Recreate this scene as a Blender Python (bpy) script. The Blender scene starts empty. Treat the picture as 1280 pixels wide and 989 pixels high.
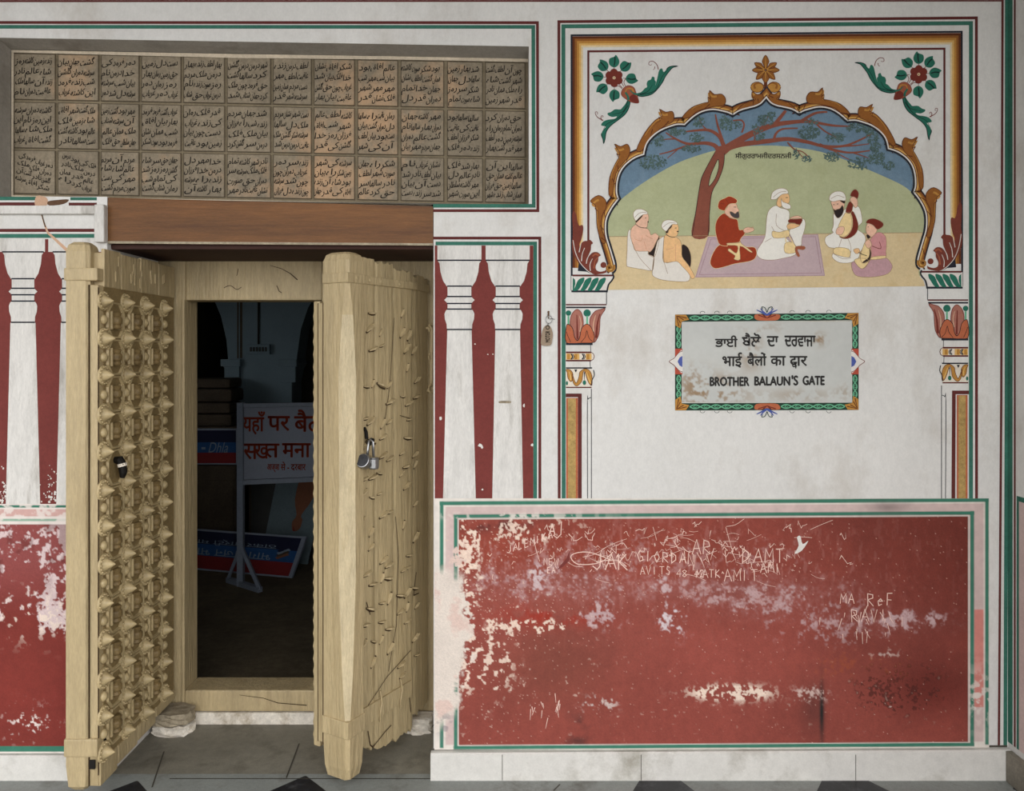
import bpy, bmesh, math, random
import numpy as np
from mathutils import Vector, Matrix
from mathutils.geometry import tessellate_polygon

C = bpy.context.scene
COL = C.collection
random.seed(7)

# ------------------------------------------------------------------ camera, light, exposure
F, DIST, CX, CY, EYE = 980.0, 3.27, 640.0, 440.0, 1.775      # focal length in pixels of the 1280x989 frame; wall is the plane y = 0
cam = bpy.data.cameras.new('camera')
cam.sensor_fit = 'HORIZONTAL'; cam.sensor_width = 36.0
cam.lens = F / 1280.0 * 36.0
cam.shift_y = -(494.5 - CY) / 1280.0
cam_o = bpy.data.objects.new('camera', cam); COL.objects.link(cam_o)
cam_o.location = (0, -DIST, EYE); cam_o.rotation_euler = (math.pi / 2, 0, 0)
C.camera = cam_o
world = bpy.data.worlds.new('overcast_sky'); C.world = world; world.use_nodes = True
wn = world.node_tree.nodes; wl_ = world.node_tree.links
wn['Background'].inputs[0].default_value = (0.985, 0.985, 1.0, 1)
tc = wn.new('ShaderNodeTexCoord'); dt = wn.new('ShaderNodeVectorMath'); dt.operation = 'DOT_PRODUCT'       # the open courtyard sky is brightest straight out from the wall
dt.inputs[1].default_value = (0.10, -0.97, 0.22); wl_.new(tc.outputs['Generated'], dt.inputs[0])
rg_ = wn.new('ShaderNodeMapRange'); rg_.interpolation_type = 'SMOOTHSTEP'
rg_.inputs['From Min'].default_value = 0.25; rg_.inputs['From Max'].default_value = 0.98; rg_.inputs['To Min'].default_value = 0.55; rg_.inputs['To Max'].default_value = 3.5
wl_.new(dt.outputs['Value'], rg_.inputs['Value']); wl_.new(rg_.outputs['Result'], wn['Background'].inputs[1])
vs = C.view_settings
vs.view_transform = 'Standard'; vs.look = 'None'; vs.gamma = 1.0; vs.exposure = 0.0; vs.use_curve_mapping = False

# ------------------------------------------------------------------ helpers
def lin(c):
    c = c / 255.0
    return c / 12.92 if c <= 0.04045 else ((c + 0.055) / 1.055) ** 2.4
def rgb(c): return (lin(c[0]), lin(c[1]), lin(c[2]), 1.0)
def P(px, py, d=0.0):
    k = (DIST + d) / F
    return Vector(((px - CX) * k, d, EYE - (py - CY) * k))

def new_mat(name, c, rough=0.85, var=0.10, scale=6.0, fine=60.0, bump=0.0, metal=0.0, stretch=None, stain=None, stain_amt=0.0, stain_scale=3.0, spec=0.3, bump_scale=40.0):
    m = bpy.data.materials.new(name); m.use_nodes = True
    nt = m.node_tree; N = nt.nodes; L = nt.links
    b = N['Principled BSDF']
    b.inputs['Roughness'].default_value = rough
    b.inputs['Metallic'].default_value = metal
    b.inputs['Specular IOR Level'].default_value = spec
    g = N.new('ShaderNodeNewGeometry')
    vec = g.outputs['Position']
    if stretch:
        mp = N.new('ShaderNodeMapping'); mp.inputs['Scale'].default_value = stretch
        L.new(vec, mp.inputs['Vector']); vec = mp.outputs['Vector']
    def noise(s, det=5.0, rg=0.6):
        n = N.new('ShaderNodeTexNoise'); n.inputs['Scale'].default_value = s; n.inputs['Detail'].default_value = det
        n.inputs['Roughness'].default_value = rg
        L.new(vec, n.inputs['Vector']); return n.outputs['Fac']
    def mr(fac, a, bb, lo, hi):
        r = N.new('ShaderNodeMapRange'); r.inputs['From Min'].default_value = a; r.inputs['From Max'].default_value = bb
        r.inputs['To Min'].default_value = lo; r.inputs['To Max'].default_value = hi
        L.new(fac, r.inputs['Value']); return r.outputs['Result']
    def mul(a, bb):
        r = N.new('ShaderNodeMath'); r.operation = 'MULTIPLY'; L.new(a, r.inputs[0]); L.new(bb, r.inputs[1]); return r.outputs[0]
    k = mul(mr(noise(scale), 0.3, 0.7, 1 - var, 1 + var), mr(noise(fine, 3.0), 0.3, 0.7, 1 - var * 0.7, 1 + var * 0.7))
    k = mul(k, mr(noise(max(150.0, fine * 3), 2.0), 0.3, 0.7, 1 - var * 0.6, 1 + var * 0.6))
    mx = N.new('ShaderNodeVectorMath'); mx.operation = 'SCALE'
    L.new(k, mx.inputs['Scale']); mx.inputs[0].default_value = rgb(c)[:3]
    out = mx.outputs['Vector']
    if stain:
        s = N.new('ShaderNodeMix'); s.data_type = 'RGBA'
        L.new(mr(noise(stain_scale, 8.0, 0.7), 0.52, 0.72, 0.0, stain_amt), s.inputs['Factor'])
        L.new(out, s.inputs['A']); s.inputs['B'].default_value = rgb(stain)
        out = s.outputs['Result']
    L.new(out, b.inputs['Base Color'])
    if bump:
        bp = N.new('ShaderNodeBump'); bp.inputs['Strength'].default_value = bump; bp.inputs['Distance'].default_value = 0.01
        L.new(noise(bump_scale, 6.0), bp.inputs['Height']); L.new(bp.outputs['Normal'], b.inputs['Normal'])
    return m

def attr_mat(name, rough=0.8, bump=0.15):
    m = bpy.data.materials.new(name); m.use_nodes = True
    nt = m.node_tree; b = nt.nodes['Principled BSDF']; b.inputs['Roughness'].default_value = rough; b.inputs['Specular IOR Level'].default_value = 0.3
    a = nt.nodes.new('ShaderNodeAttribute'); a.attribute_name = 'paint'
    nt.links.new(a.outputs['Color'], b.inputs['Base Color'])
    n = nt.nodes.new('ShaderNodeTexNoise'); n.inputs['Scale'].default_value = 60; n.inputs['Detail'].default_value = 6
    g = nt.nodes.new('ShaderNodeNewGeometry'); nt.links.new(g.outputs['Position'], n.inputs['Vector'])
    bp = nt.nodes.new('ShaderNodeBump'); bp.inputs['Strength'].default_value = bump; bp.inputs['Distance'].default_value = 0.01
    nt.links.new(n.outputs['Fac'], bp.inputs['Height']); nt.links.new(bp.outputs['Normal'], b.inputs['Normal'])
    return m

M = {}
def paint(key, c, **kw):
    kw.setdefault('var', 0.10)
    M[key] = new_mat(key, c, **kw)
paint('plaster', (211, 209, 204), var=0.06, scale=2.2, fine=45, bump=0.12, stain=(168, 158, 144), stain_amt=0.55, stain_scale=2.4, stretch=(1, 1, 0.6))
paint('plaster_aged', (190, 182, 170), var=0.14, scale=5, fine=70, bump=0.25, stain=(140, 124, 104), stain_amt=0.7, stain_scale=6)
paint('white_column', (207, 204, 198), var=0.10, scale=7, fine=50, stain=(150, 144, 134), stain_amt=0.9, stain_scale=5, stretch=(2.2, 1, 0.45))
paint('white_line', (212, 207, 200), var=0.06)
paint('dark_red', (90, 40, 37), var=0.12)
paint('green', (54, 106, 90), var=0.16)
paint('teal', (36, 102, 84), var=0.12)
paint('teal_dark', (16, 42, 38))
paint('panel_red', (112, 51, 46), var=0.10, scale=9)
paint('black_paint', (34, 36, 44))
paint('pink_band', (200, 178, 172), var=0.08)
paint('gold0', (92, 46, 22)); paint('gold1', (138, 86, 36)); paint('gold2', (176, 126, 58)); paint('gold3', (208, 166, 96)); paint('gold4', (214, 194, 154))
paint('ochre', (166, 138, 84), var=0.25, scale=22, stain=(196, 156, 92), stain_amt=0.8, stain_scale=16)
paint('acanthus', (112, 54, 42)); paint('acanthus_light', (150, 82, 58))
paint('sky_paint', (102, 126, 144), var=0.12, scale=12, stain=(150, 168, 182), stain_amt=0.25, stain_scale=14)
paint('hill', (170, 174, 136), var=0.07, scale=10, stain=(150, 152, 110), stain_amt=0.4, stain_scale=9)
paint('ground_paint', (206, 185, 144), var=0.07, scale=9, stain=(190, 150, 92), stain_amt=0.4, stain_scale=10)
paint('rug_paint', (184, 162, 164), var=0.06); paint('rug_line', (164, 134, 142))
paint('trunk', (128, 72, 56), var=0.10)
paint('leafy', (82, 102, 98)); paint('leafy_dark', (70, 90, 84))
paint('skin_pink', (222, 178, 152)); paint('skin_tan', (224, 180, 128)); paint('skin_dark', (200, 142, 112))
paint('cloth_white', (226, 222, 212), var=0.05); paint('cloth_shade', (218, 212, 202), var=0.05)
paint('robe_red', (148, 54, 26)); paint('robe_pink', (196, 138, 138)); paint('robe_mauve', (184, 146, 150))
paint('sash', (226, 200, 146)); paint('ink', (40, 30, 28)); paint('beard_grey', (70, 64, 64)); paint('maroon', (110, 40, 28)); paint('outline', (150, 122, 92))
paint('petal_brown', (110, 44, 34)); paint('lotus_pink', (160, 104, 90)); paint('lotus_orange', (176, 98, 66)); paint('blue_paint', (74, 88, 152)); paint('red_bright', (170, 74, 56))
paint('scroll_green', (100, 166, 130)); paint('scroll_dark', (34, 58, 46))
paint('marble_sign', (192, 193, 184), rough=0.45, var=0.05, scale=5, stain=(146, 124, 96), stain_amt=0.85, stain_scale=4.5)
paint('sign_ink', (34, 31, 28), rough=0.6)
paint('stone_frame', (152, 146, 136), var=0.10, scale=5, bump=0.2, stain=(110, 102, 92), stain_amt=0.7, stain_scale=4)
paint('stone_edge', (188, 174, 152), var=0.14, bump=0.3)
paint('tablet', (128, 116, 96), var=0.2, scale=6, fine=50, bump=0.3, stain=(202, 160, 118), stain_amt=0.9, stain_scale=1.7, rough=0.6)
paint('groove', (124, 112, 90), var=.15); paint('carved_ink', (36, 31, 25))
paint('tablet_rim', (84, 74, 58))
paint('beam', (108, 70, 34), rough=0.5, var=0.22, scale=3, fine=22, bump=0.2, stretch=(0.35, 2, 4), stain=(78, 46, 22), stain_amt=0.8, stain_scale=4)
paint('door_pale', (194, 178, 144), rough=0.5, var=0.14, scale=8, fine=60, bump=0.9, bump_scale=30, stretch=(2, 2, 0.4), stain=(176, 156, 116), stain_amt=0.8, stain_scale=7)
paint('drum_paint', (122, 102, 66), rough=0.5, var=0.2, stain=(70, 54, 32), stain_amt=0.8, stain_scale=14)
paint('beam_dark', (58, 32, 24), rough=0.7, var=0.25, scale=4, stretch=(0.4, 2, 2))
paint('door_paint', (178, 159, 121), rough=0.5, var=0.13, scale=4, fine=34, bump=0.8, bump_scale=26, stretch=(2.2, 2.2, 0.3), stain=(146, 126, 88), stain_amt=0.6, stain_scale=6, spec=0.4)
paint('stud_paint', (184, 164, 122), rough=0.45, var=0.12, scale=10, fine=60, bump=0.2, stain=(112, 92, 58), stain_amt=0.7, stain_scale=9, spec=0.5)
paint('sheet_paint', (138, 118, 80), rough=0.55, var=0.2, scale=9, fine=50, bump=0.3, stain=(84, 66, 40), stain_amt=0.8, stain_scale=9)
paint('crack', (66, 50, 30)); paint('iron', (30, 27, 24), rough=0.6, metal=0.4)
paint('steel', (150, 150, 150), rough=0.28, metal=0.9, var=0.12); paint('steel_dark', (62, 62, 64), rough=0.4, metal=0.7, var=0.2)
paint('plinth', (206, 203, 196), rough=0.55, var=0.07, scale=3, fine=30, bump=0.1, stain=(142, 136, 122), stain_amt=0.8, stain_scale=3.2)
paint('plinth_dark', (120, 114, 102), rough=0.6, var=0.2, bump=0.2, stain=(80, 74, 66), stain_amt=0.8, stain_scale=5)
paint('floor_stone', (124, 120, 108), rough=0.55, var=0.14, scale=2.2, fine=26, bump=0.12, stain=(78, 72, 62), stain_amt=0.85, stain_scale=4)
paint('floor_blue', (136, 140, 136), rough=0.55, var=0.12, scale=3, stain=(88, 84, 76), stain_amt=0.8, stain_scale=5)
paint('black_marble', (34, 35, 38), rough=0.35, var=0.3, scale=10, stain=(120, 122, 126), stain_amt=0.35, stain_scale=12)
paint('joint', (72, 68, 60))
paint('masonry', (216, 208, 194), var=0.14, scale=12, bump=0.6, stain=(140, 122, 94), stain_amt=0.9, stain_scale=8)
paint('rubble', (160, 148, 126), var=0.22, scale=12, bump=0.7, stain=(96, 84, 66), stain_amt=0.8, stain_scale=10)
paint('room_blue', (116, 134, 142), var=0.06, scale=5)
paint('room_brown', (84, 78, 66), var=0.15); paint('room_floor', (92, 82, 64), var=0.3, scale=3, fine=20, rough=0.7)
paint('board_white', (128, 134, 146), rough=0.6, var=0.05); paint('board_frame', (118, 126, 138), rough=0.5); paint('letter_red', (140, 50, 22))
paint('board_navy', (18, 22, 48)); paint('board_blue', (30, 70, 116)); paint('board_red', (112, 28, 30)); paint('board_grey', (62, 62, 60)); paint('poster', (92, 106, 110)); paint('poster_orange', (116, 74, 52))
paint('letter_pale', (112, 126, 140)); paint('timber_dark', (66, 56, 44), var=0.25); paint('tag_wood', (150, 132, 112)); paint('rust', (96, 70, 50)); paint('chip', (196, 160, 132)); paint('bead_band', (216, 206, 190)); paint('scratch', (226, 194, 180)); paint('porch_ceiling', (136, 130, 122))
ATTR = attr_mat('weathered_paint')

LAY = 0.0005
class B:
    """collects shapes and links them as one mesh object"""
    def __init__(s, T=None):
        s.v = []; s.f = []; s.mi = []; s.mats = []; s.T = T; s.k = 0
    def m(s, key):
        if key not in s.mats: s.mats.append(key)
        return s.mats.index(key)
    def add(s, verts, faces, key):
        n = len(s.v); k = s.m(key)
        for p in verts:
            s.v.append(s.T(*p) if s.T else Vector(p))
        for f in faces:
            s.f.append([i + n for i in f]); s.mi.append(k)
        return s
    # ---- pixel-traced shapes on a plane y = d
    def poly(s, pts, key, lay=1, d=0.0, thick=None):
        s.k += 1; y = d - (lay + (s.k % 40) * .004) * LAY
        fr = [P(x, yy, d) for x, yy in pts]
        t = LAY * 0.9 if thick is None else thick
        n = len(fr)
        vf = [Vector((p.x, y, p.z)) for p in fr]; vb = [Vector((p.x, y + t, p.z)) for p in fr]
        tri = tessellate_polygon([[Vector((p.x, p.z, 0)) for p in fr]])
        area = sum(vf[i].x * vf[(i + 1) % n].z - vf[(i + 1) % n].x * vf[i].z for i in range(n))
        faces = []
        for a, b_, c in tri:
            ar = (vf[b_].x - vf[a].x) * (vf[c].z - vf[a].z) - (vf[c].x - vf[a].x) * (vf[b_].z - vf[a].z)
            faces.append((a, b_, c) if ar > 0 else (a, c, b_))
        for i in range(n):
            j = (i + 1) % n
            faces.append((i, i + n, j + n, j) if area > 0 else (i, j, j + n, i + n))
        if thick is not None:
            for f in list(faces[:len(tri)]): faces.append(tuple(i + n for i in reversed(f)))
        T, s.T = s.T, None
        s.add(vf + vb, faces, key); s.T = T
        return s
    def rect(s, x0, y0, x1, y1, key, lay=1, d=0.0, thick=None): return s.poly([(x0, y0), (x1, y0), (x1, y1), (x0, y1)], key, lay, d, thick)
    def ribbon(s, pts, w, key, lay=1, d=0.0, closed=False):
        n = len(pts)
        ws = w if isinstance(w, (list, tuple)) else [w] * n
        if len(ws) == 2 and n != 2: ws = [ws[0] + (ws[1] - ws[0]) * i / (n - 1) for i in range(n)]
        L_, R_ = [], []
        for i in range(n):
            a = pts[i - 1] if (i > 0 or closed) else pts[i]; c = pts[(i + 1) % n] if (i < n - 1 or closed) else pts[i]; b = pts[i]
            d1 = Vector((b[0] - a[0], b[1] - a[1])); d2 = Vector((c[0] - b[0], c[1] - b[1]))
            if d1.length < 1e-6: d1 = d2.copy()
            if d2.length < 1e-6: d2 = d1.copy()
            if d1.length < 1e-6: d1 = d2 = Vector((1, 0))
            d1.normalize(); d2.normalize()
            nn = Vector((-d1.y - d2.y, d1.x + d2.x))
            if nn.length < 1e-4: nn = Vector((-d1.y, d1.x))
            nn.normalize()
            k = max(0.45, abs(nn.dot(Vector((-d1.y, d1.x)))))
            h = ws[i] / 2 / k
            L_.append((b[0] + nn.x * h, b[1] + nn.y * h)); R_.append((b[0] - nn.x * h, b[1] - nn.y * h))
        s.k += 1; y = d - (lay + (s.k % 40) * .004) * LAY; vs_ = []
        for p in L_ + R_:
            q = P(p[0], p[1], d); vs_.append((q.x, y, q.z))
        fs = []
        for i in range(n if closed else n - 1):
            j = (i + 1) % n
            fs.append((i, j, n + j, n + i))
        T, s.T = s.T, None
        s.add(vs_, fs, key); s.T = T
        return s
    def disc(s, x, y, r, key, lay=1, d=0.0, ry=None, n=18, rot=0.0):
        ry = r if ry is None else ry
        pts = []
        for i in range(n):
            a = 2 * math.pi * i / n; u, v = r * math.cos(a), ry * math.sin(a)
            pts.append((x + u * math.cos(rot) - v * math.sin(rot), y + u * math.sin(rot) + v * math.cos(rot)))
        return s.poly(pts, key, lay, d)
    # ---- solid shapes
    def box(s, x0, x1, y0, y1, z0, z1, key, bev=0.0):
        bm = bmesh.new(); bmesh.ops.create_cube(bm, size=1)
        for v in bm.verts: v.co = Vector(((x0 + x1) / 2 + v.co.x * (x1 - x0), (y0 + y1) / 2 + v.co.y * (y1 - y0), (z0 + z1) / 2 + v.co.z * (z1 - z0)))
        if bev: bmesh.ops.bevel(bm, geom=list(bm.edges), offset=bev, segments=2, affect='EDGES', profile=0.6)
        return s.from_bm(bm, key)
    def from_bm(s, bm, key):
        bm.verts.index_update()
        s.add([tuple(v.co) for v in bm.verts], [[v.index for v in f.verts] for f in bm.faces], key); bm.free(); return s
    def loft(s, rings, key, cap=True):
        n = len(rings[0]); vs_ = [p for r in rings for p in r]; fs = []
        for k in range(len(rings) - 1):
            for i in range(n):
                j = (i + 1) % n; fs.append((k * n + i, k * n + j, (k + 1) * n + j, (k + 1) * n + i))
        if cap: fs.append(tuple(reversed(range(n)))); fs.append(tuple(range((len(rings) - 1) * n, len(rings) * n)))
        return s.add(vs_, fs, key)
    def lathe(s, prof, key, seg=14, axis='z', c=(0, 0, 0), wob=None):
        rings = []
        for k, (r, h) in enumerate(prof):
            ring = []
            for i in range(seg):
                a = 2 * math.pi * i / seg; rr = r * (1 + (wob[k] if wob else 0) * (i % 2))
                p = (rr * math.cos(a), rr * math.sin(a), h)
                if axis == 'y': p = (p[0], p[2], p[1])
                if axis == 'x': p = (p[2], p[0], p[1])
                ring.append((p[0] + c[0], p[1] + c[1], p[2] + c[2]))
            rings.append(ring)
        return s.loft(rings, key)
    def tube(s, pts, r, key, seg=8, closed=False):
        pts = [Vector(p) for p in pts]; n = len(pts); rings = []
        rs = r if isinstance(r, (list, tuple)) else [r] * n
        for i in range(n):
            a = pts[i - 1] if i > 0 else pts[i]; b = pts[i + 1] if i < n - 1 else pts[i]
            t = (b - a).normalized(); up = Vector((0, 0, 1)) if abs(t.z) < 0.9 else Vector((0, 1, 0))
            u = t.cross(up).normalized(); v = t.cross(u)
            rings.append([tuple(pts[i] + (u * math.cos(2 * math.pi * k / seg) + v * math.sin(2 * math.pi * k / seg)) * rs[i]) for k in range(seg)])
        return s.loft(rings, key)
    def build(s, name, parent=None, kind=None, smooth=False, label=None):
        me = bpy.data.meshes.new(name)
        me.from_pydata([tuple(v) for v in s.v], [], s.f)
        for k in s.mats: me.materials.append(M[k])
        me.polygons.foreach_set('material_index', s.mi)
        if smooth: me.polygons.foreach_set('use_smooth', [True] * len(s.f))
        me.update()
        o = bpy.data.objects.new(name, me); COL.objects.link(o)
        adopt(o, parent)
        if kind: o['kind'] = kind
        if label: o['label'] = label
        return o

def adopt(o, parent):
    if parent is not None:
        o.parent = parent
        o.matrix_parent_inverse = Matrix.Translation(-world_loc(parent))
def world_loc(p):
    return Vector(p.location) if p.type == 'EMPTY' else Vector((0, 0, 0))
def thing(name, label, cat, loc=(0, 0, 0), group=None):
    o = bpy.data.objects.new(name, None); COL.objects.link(o); o.location = loc; o.empty_display_size = 0.1
    o['label'] = label; o['category'] = cat
    if group: o['group'] = group
    return o
def tag(o, label, cat, group=None):
    o['label'] = label; o['category'] = cat
    if group: o['group'] = group
    return o
def recalc(o):
    bm = bmesh.new(); bm.from_mesh(o.data); bmesh.ops.recalc_face_normals(bm, faces=bm.faces); bm.to_mesh(o.data); bm.free(); return o
def cr(pts, n=5, closed=True):
    out = []; m = len(pts)
    for i in range(m if closed else m - 1):
        p0 = pts[(i - 1) % m] if (closed or i > 0) else pts[i]; p1 = pts[i]; p2 = pts[(i + 1) % m]
        p3 = pts[(i + 2) % m] if (closed or i + 2 < m) else p2
        for k in range(n):
            t = k / n
            out.append(tuple(0.5 * (2 * p1[j] + (p2[j] - p0[j]) * t + (2 * p0[j] - 5 * p1[j] + 4 * p2[j] - p3[j]) * t * t + (3 * p1[j] - p0[j] - 3 * p2[j] + p3[j]) * t ** 3) for j in range(len(p1))))
    if not closed: out.append(tuple(pts[-1]))
    return out
def crop(x0, y0, sc):
    return lambda pts: [(x0 + x / sc, y0 + y / sc) for x, y in pts]

# ---- lettering: outlines of Blender's own fonts turned into mesh
_tc = {}
def glyphs(s, res=3):
    if (s, res) in _tc: return _tc[(s, res)]
    c = bpy.data.curves.new('lettering', 'FONT'); c.body = s; c.size = 1.0; c.resolution_u = res
    o = bpy.data.objects.new('lettering', c); COL.objects.link(o)
    bpy.context.view_layer.update()
    me = bpy.data.meshes.new_from_object(o.evaluated_get(bpy.context.evaluated_depsgraph_get()))
    V = [(v.co.x, v.co.y) for v in me.vertices]; Fc = [tuple(p.vertices) for p in me.polygons]
    bpy.data.objects.remove(o); bpy.data.curves.remove(c); bpy.data.meshes.remove(me)
    _tc[(s, res)] = (V, Fc); return V, Fc
def bbox(V): return min(v[0] for v in V), max(v[0] for v in V), min(v[1] for v in V), max(v[1] for v in V)
def lettering(b, s, x0, y0, x1, y1, key, lay=2, d=0.0, bold=0.0, fit=None, res=3, warp=None, flip=False, mapper=None, yref=None):
    """fit the string (or its beginning FIT) into the pixel box x0..x1, y0(top)..y1(bottom)"""
    V, Fc = glyphs(s, res)
    if not V: return b
    bx = bbox(glyphs(fit, res)[0] if fit else V)
    if yref: bx = (bx[0], bx[1], yref[0], yref[1])
    sx = (x1 - x0) / max(1e-6, bx[1] - bx[0]); sy = (y1 - y0) / max(1e-6, bx[3] - bx[2])
    offs = [(0, 0)] if not bold else [(-bold, 0), (bold, 0), (0, bold), (0, -bold)]
    for q, (ox, oy) in enumerate(offs):
        vs_ = []
        for (x, y) in V:
            px = x0 + (x - bx[0]) * sx + ox; py = y1 - (y - bx[2]) * sy + oy
            if flip: px, py = x0 + x1 - px, y0 + y1 - py
            if warp: px, py = warp(px, py)
            if mapper: vs_.append(tuple(mapper(px, py, lay + q * 0.08))); continue
            w = P(px, py, d); vs_.append((w.x, d - (lay + q * 0.08) * LAY, w.z))
        T, b.T = b.T, None
        b.add(vs_, Fc, key); b.T = T
    return b
AR = {'ا': (0xFE8D, 0xFE8E), 'آ': (0xFE81, 0xFE82), 'ب': 0xFE8F, 'پ': 0xFB56, 'ت': 0xFE95, 'ج': 0xFE9D, 'چ': 0xFB7A, 'ح': 0xFEA1, 'خ': 0xFEA5, 'د': (0xFEA9, 0xFEAA), 'ر': (0xFEAD, 0xFEAE), 'ز': (0xFEAF, 0xFEB0), 'س': 0xFEB1, 'ش': 0xFEB5, 'ص': 0xFEB9, 'ط': 0xFEC1, 'ع': 0xFEC9, 'غ': 0xFECD, 'ف': 0xFED1, 'ق': 0xFED5, 'ک': 0xFB8E, 'گ': 0xFB92, 'ل': 0xFEDD, 'م': 0xFEE1, 'ن': 0xFEE5, 'و': (0xFEED, 0xFEEE), 'ه': 0xFEE9, 'ی': 0xFBFC}
def shape_ar(w):
    out = []
    for i, ch in enumerate(w):
        prev = i > 0 and not isinstance(AR[w[i - 1]], tuple)
        e = AR[ch]
        if isinstance(e, tuple): out.append(chr(e[1] if prev else e[0]))
        else:
            nxt = i < len(w) - 1
            out.append(chr(e + (3 if prev and nxt else 2 if nxt else 1 if prev else 0)))
    return ''.join(reversed(out))

# ------------------------------------------------------------------ the setting
FLOOR_PY = CY + EYE * F / DIST            # wall foot, about 979
wall = B()
TH = 0.5
def slab(b, pts, key, d0=0.0, th=TH): return b.poly(pts, key, 0, d0, th)
slab(wall, [(-400, -230), (1261, -230), (1261, 58), (661, 58), (-4, 47), (-400, 47)], 'plaster')
slab(wall, [(-400, 47), (-4, 47), (-4, 246), (-400, 246)], 'plaster')
slab(wall, [(661, 58), (1261, 58), (1261, FLOOR_PY), (542, FLOOR_PY), (542, 258), (661, 258)], 'plaster')
slab(wall, [(-400, 246), (134, 246), (134, FLOOR_PY), (-400, FLOOR_PY)], 'plaster')
wall.build('wall_back', kind='structure')
XR = P(1260, 0).x
XL = P(-400, 0).x
B().box(XR, XR + 0.3, -2.2, 0.0, 0, 3.60, 'plaster').build('wall_right', kind='structure')
fl = B().box(-7, 7, -12, 0.64, -0.1, 0, 'floor_stone')
fl.box(-2.6, 2.5, -0.62, 0.025, 0.0, 0.0008, 'floor_blue')
for x, y, w in ((345, 0, .1),):
    pass
def floor_poly(pts, key, h):      # a shape lying on the floor, from points in plan
    fl.add([(x, y, h) for x, y in pts], [tuple(range(len(pts)))], key)
def fp(px, py):                   # floor point seen at a pixel
    z = EYE * F / (py - CY); return ((px - CX) * z / F, z - DIST)
for px, cy_, r, tip in ((379, -0.142, 0.15, 0.03), (825, -0.105, 0.125, .5), (1056, -0.11, 0.15, .35), (172, -0.16, 0.13, .03), (1290, -0.09, 0.12, .3)):
    cx_ = (px - 640) / 302.0
    floor_poly([(cx_ - r, cy_), (cx_ - r * tip, cy_ - r), (cx_ + r * tip, cy_ - r), (cx_ + r, cy_), (cx_ + r * tip, cy_ + r), (cx_ - r * tip, cy_ + r)], 'black_marble', 0.0014)
for a, b_ in (((212, 974), (540, 974)), ((374, 930), (358, 973)), ((700, 981), (692, 989)), ((205, 940), (190, 985))):
    p, q = Vector(fp(*a)), Vector(fp(*b_)); n = (q - p).normalized(); n = Vector((-n.y, n.x)) * 0.003
    floor_poly([tuple(p - n), tuple(q - n), tuple(q + n), tuple(p + n)], 'joint', 0.0018)
fl.build('floor', kind='structure')
B().box(-5, XR + 0.3, -3.0, 0.0, 3.60, 3.8, 'porch_ceiling').build('ceiling', kind='structure')

# room behind the gate
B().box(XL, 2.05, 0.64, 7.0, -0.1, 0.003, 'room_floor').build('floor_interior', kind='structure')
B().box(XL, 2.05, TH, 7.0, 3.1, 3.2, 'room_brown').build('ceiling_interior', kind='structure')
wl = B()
for y0, y1, z0, z1 in ((TH, 1.3, 0, 3.2), (2.7, 7.0, 0, 3.2), (1.3, 2.7, 0, 1.5), (1.3, 2.7, 2.1, 3.2)): wl.box(XL - .1, XL, y0, y1, z0, z1, 'room_brown')   # opening added out of view to let daylight brighten the room
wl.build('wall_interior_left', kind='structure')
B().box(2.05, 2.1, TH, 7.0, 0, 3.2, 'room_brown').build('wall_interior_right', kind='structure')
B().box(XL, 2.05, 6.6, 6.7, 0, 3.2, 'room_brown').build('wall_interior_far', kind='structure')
DB = 3.9
arc = B()
YB = CY + EYE * F / (DIST + DB)
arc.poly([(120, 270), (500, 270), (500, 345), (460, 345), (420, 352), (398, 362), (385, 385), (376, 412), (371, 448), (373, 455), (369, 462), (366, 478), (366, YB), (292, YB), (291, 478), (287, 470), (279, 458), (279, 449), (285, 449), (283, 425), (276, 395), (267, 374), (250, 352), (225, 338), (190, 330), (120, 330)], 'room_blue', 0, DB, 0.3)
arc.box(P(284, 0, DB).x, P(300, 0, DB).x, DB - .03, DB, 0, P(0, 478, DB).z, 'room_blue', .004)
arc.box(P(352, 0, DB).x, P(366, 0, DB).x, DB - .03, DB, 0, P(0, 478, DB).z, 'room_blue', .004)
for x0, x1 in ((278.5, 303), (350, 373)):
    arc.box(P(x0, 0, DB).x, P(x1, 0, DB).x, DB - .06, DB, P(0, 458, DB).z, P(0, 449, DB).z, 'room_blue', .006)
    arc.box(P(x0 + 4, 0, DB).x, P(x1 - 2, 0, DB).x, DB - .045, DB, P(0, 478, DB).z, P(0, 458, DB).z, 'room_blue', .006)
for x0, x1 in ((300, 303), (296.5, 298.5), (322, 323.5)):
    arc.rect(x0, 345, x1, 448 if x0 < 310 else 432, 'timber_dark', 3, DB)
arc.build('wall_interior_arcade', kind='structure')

# painted lines and raised bands
tn = [0]
def trim(b):
    tn[0] += 1
    return b.build('trim_%d' % tn[0], kind='structure')
def frame_line(b, pts, w, key, lay): return b.ribbon(pts, w, key, lay)
t = B(); t.poly([(-400, 0), (1252, 0), (1252, 2), (-400, 3)], 'dark_red', 1); trim(t)
t = B()
t.ribbon([(-400, 28), (671.8, 28.4), (672.3, 263.4), (541.5, 263.4)], 3.6, 'dark_red', 1)
t.ribbon([(-400, 33.5), (666.6, 33.7), (667.2, 257.4), (541.5, 257.4)], 4.6, 'green', 1)
trim(t)
t = B()                                                                   # lines round the right column panel
t.ribbon([(541.5, 297.7), (674.8, 297.7), (674.8, 626)], 3.6, 'dark_red', 1)
t.ribbon([(544.5, 304.4), (669, 304.4), (669, 626)], 4.6, 'green', 1)
trim(t)
t = B()                                                                   # lines round the mural niche
t.ribbon([(699, 627), (698.6, 27.2), (1220.4, 22.4), (1220.6, 625)], 3.6, 'dark_red', 1)
t.ribbon([(704.6, 627), (704.2, 33), (1213.6, 29), (1213.6, 625)], 5.0, 'green', 1)
trim(t)
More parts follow.
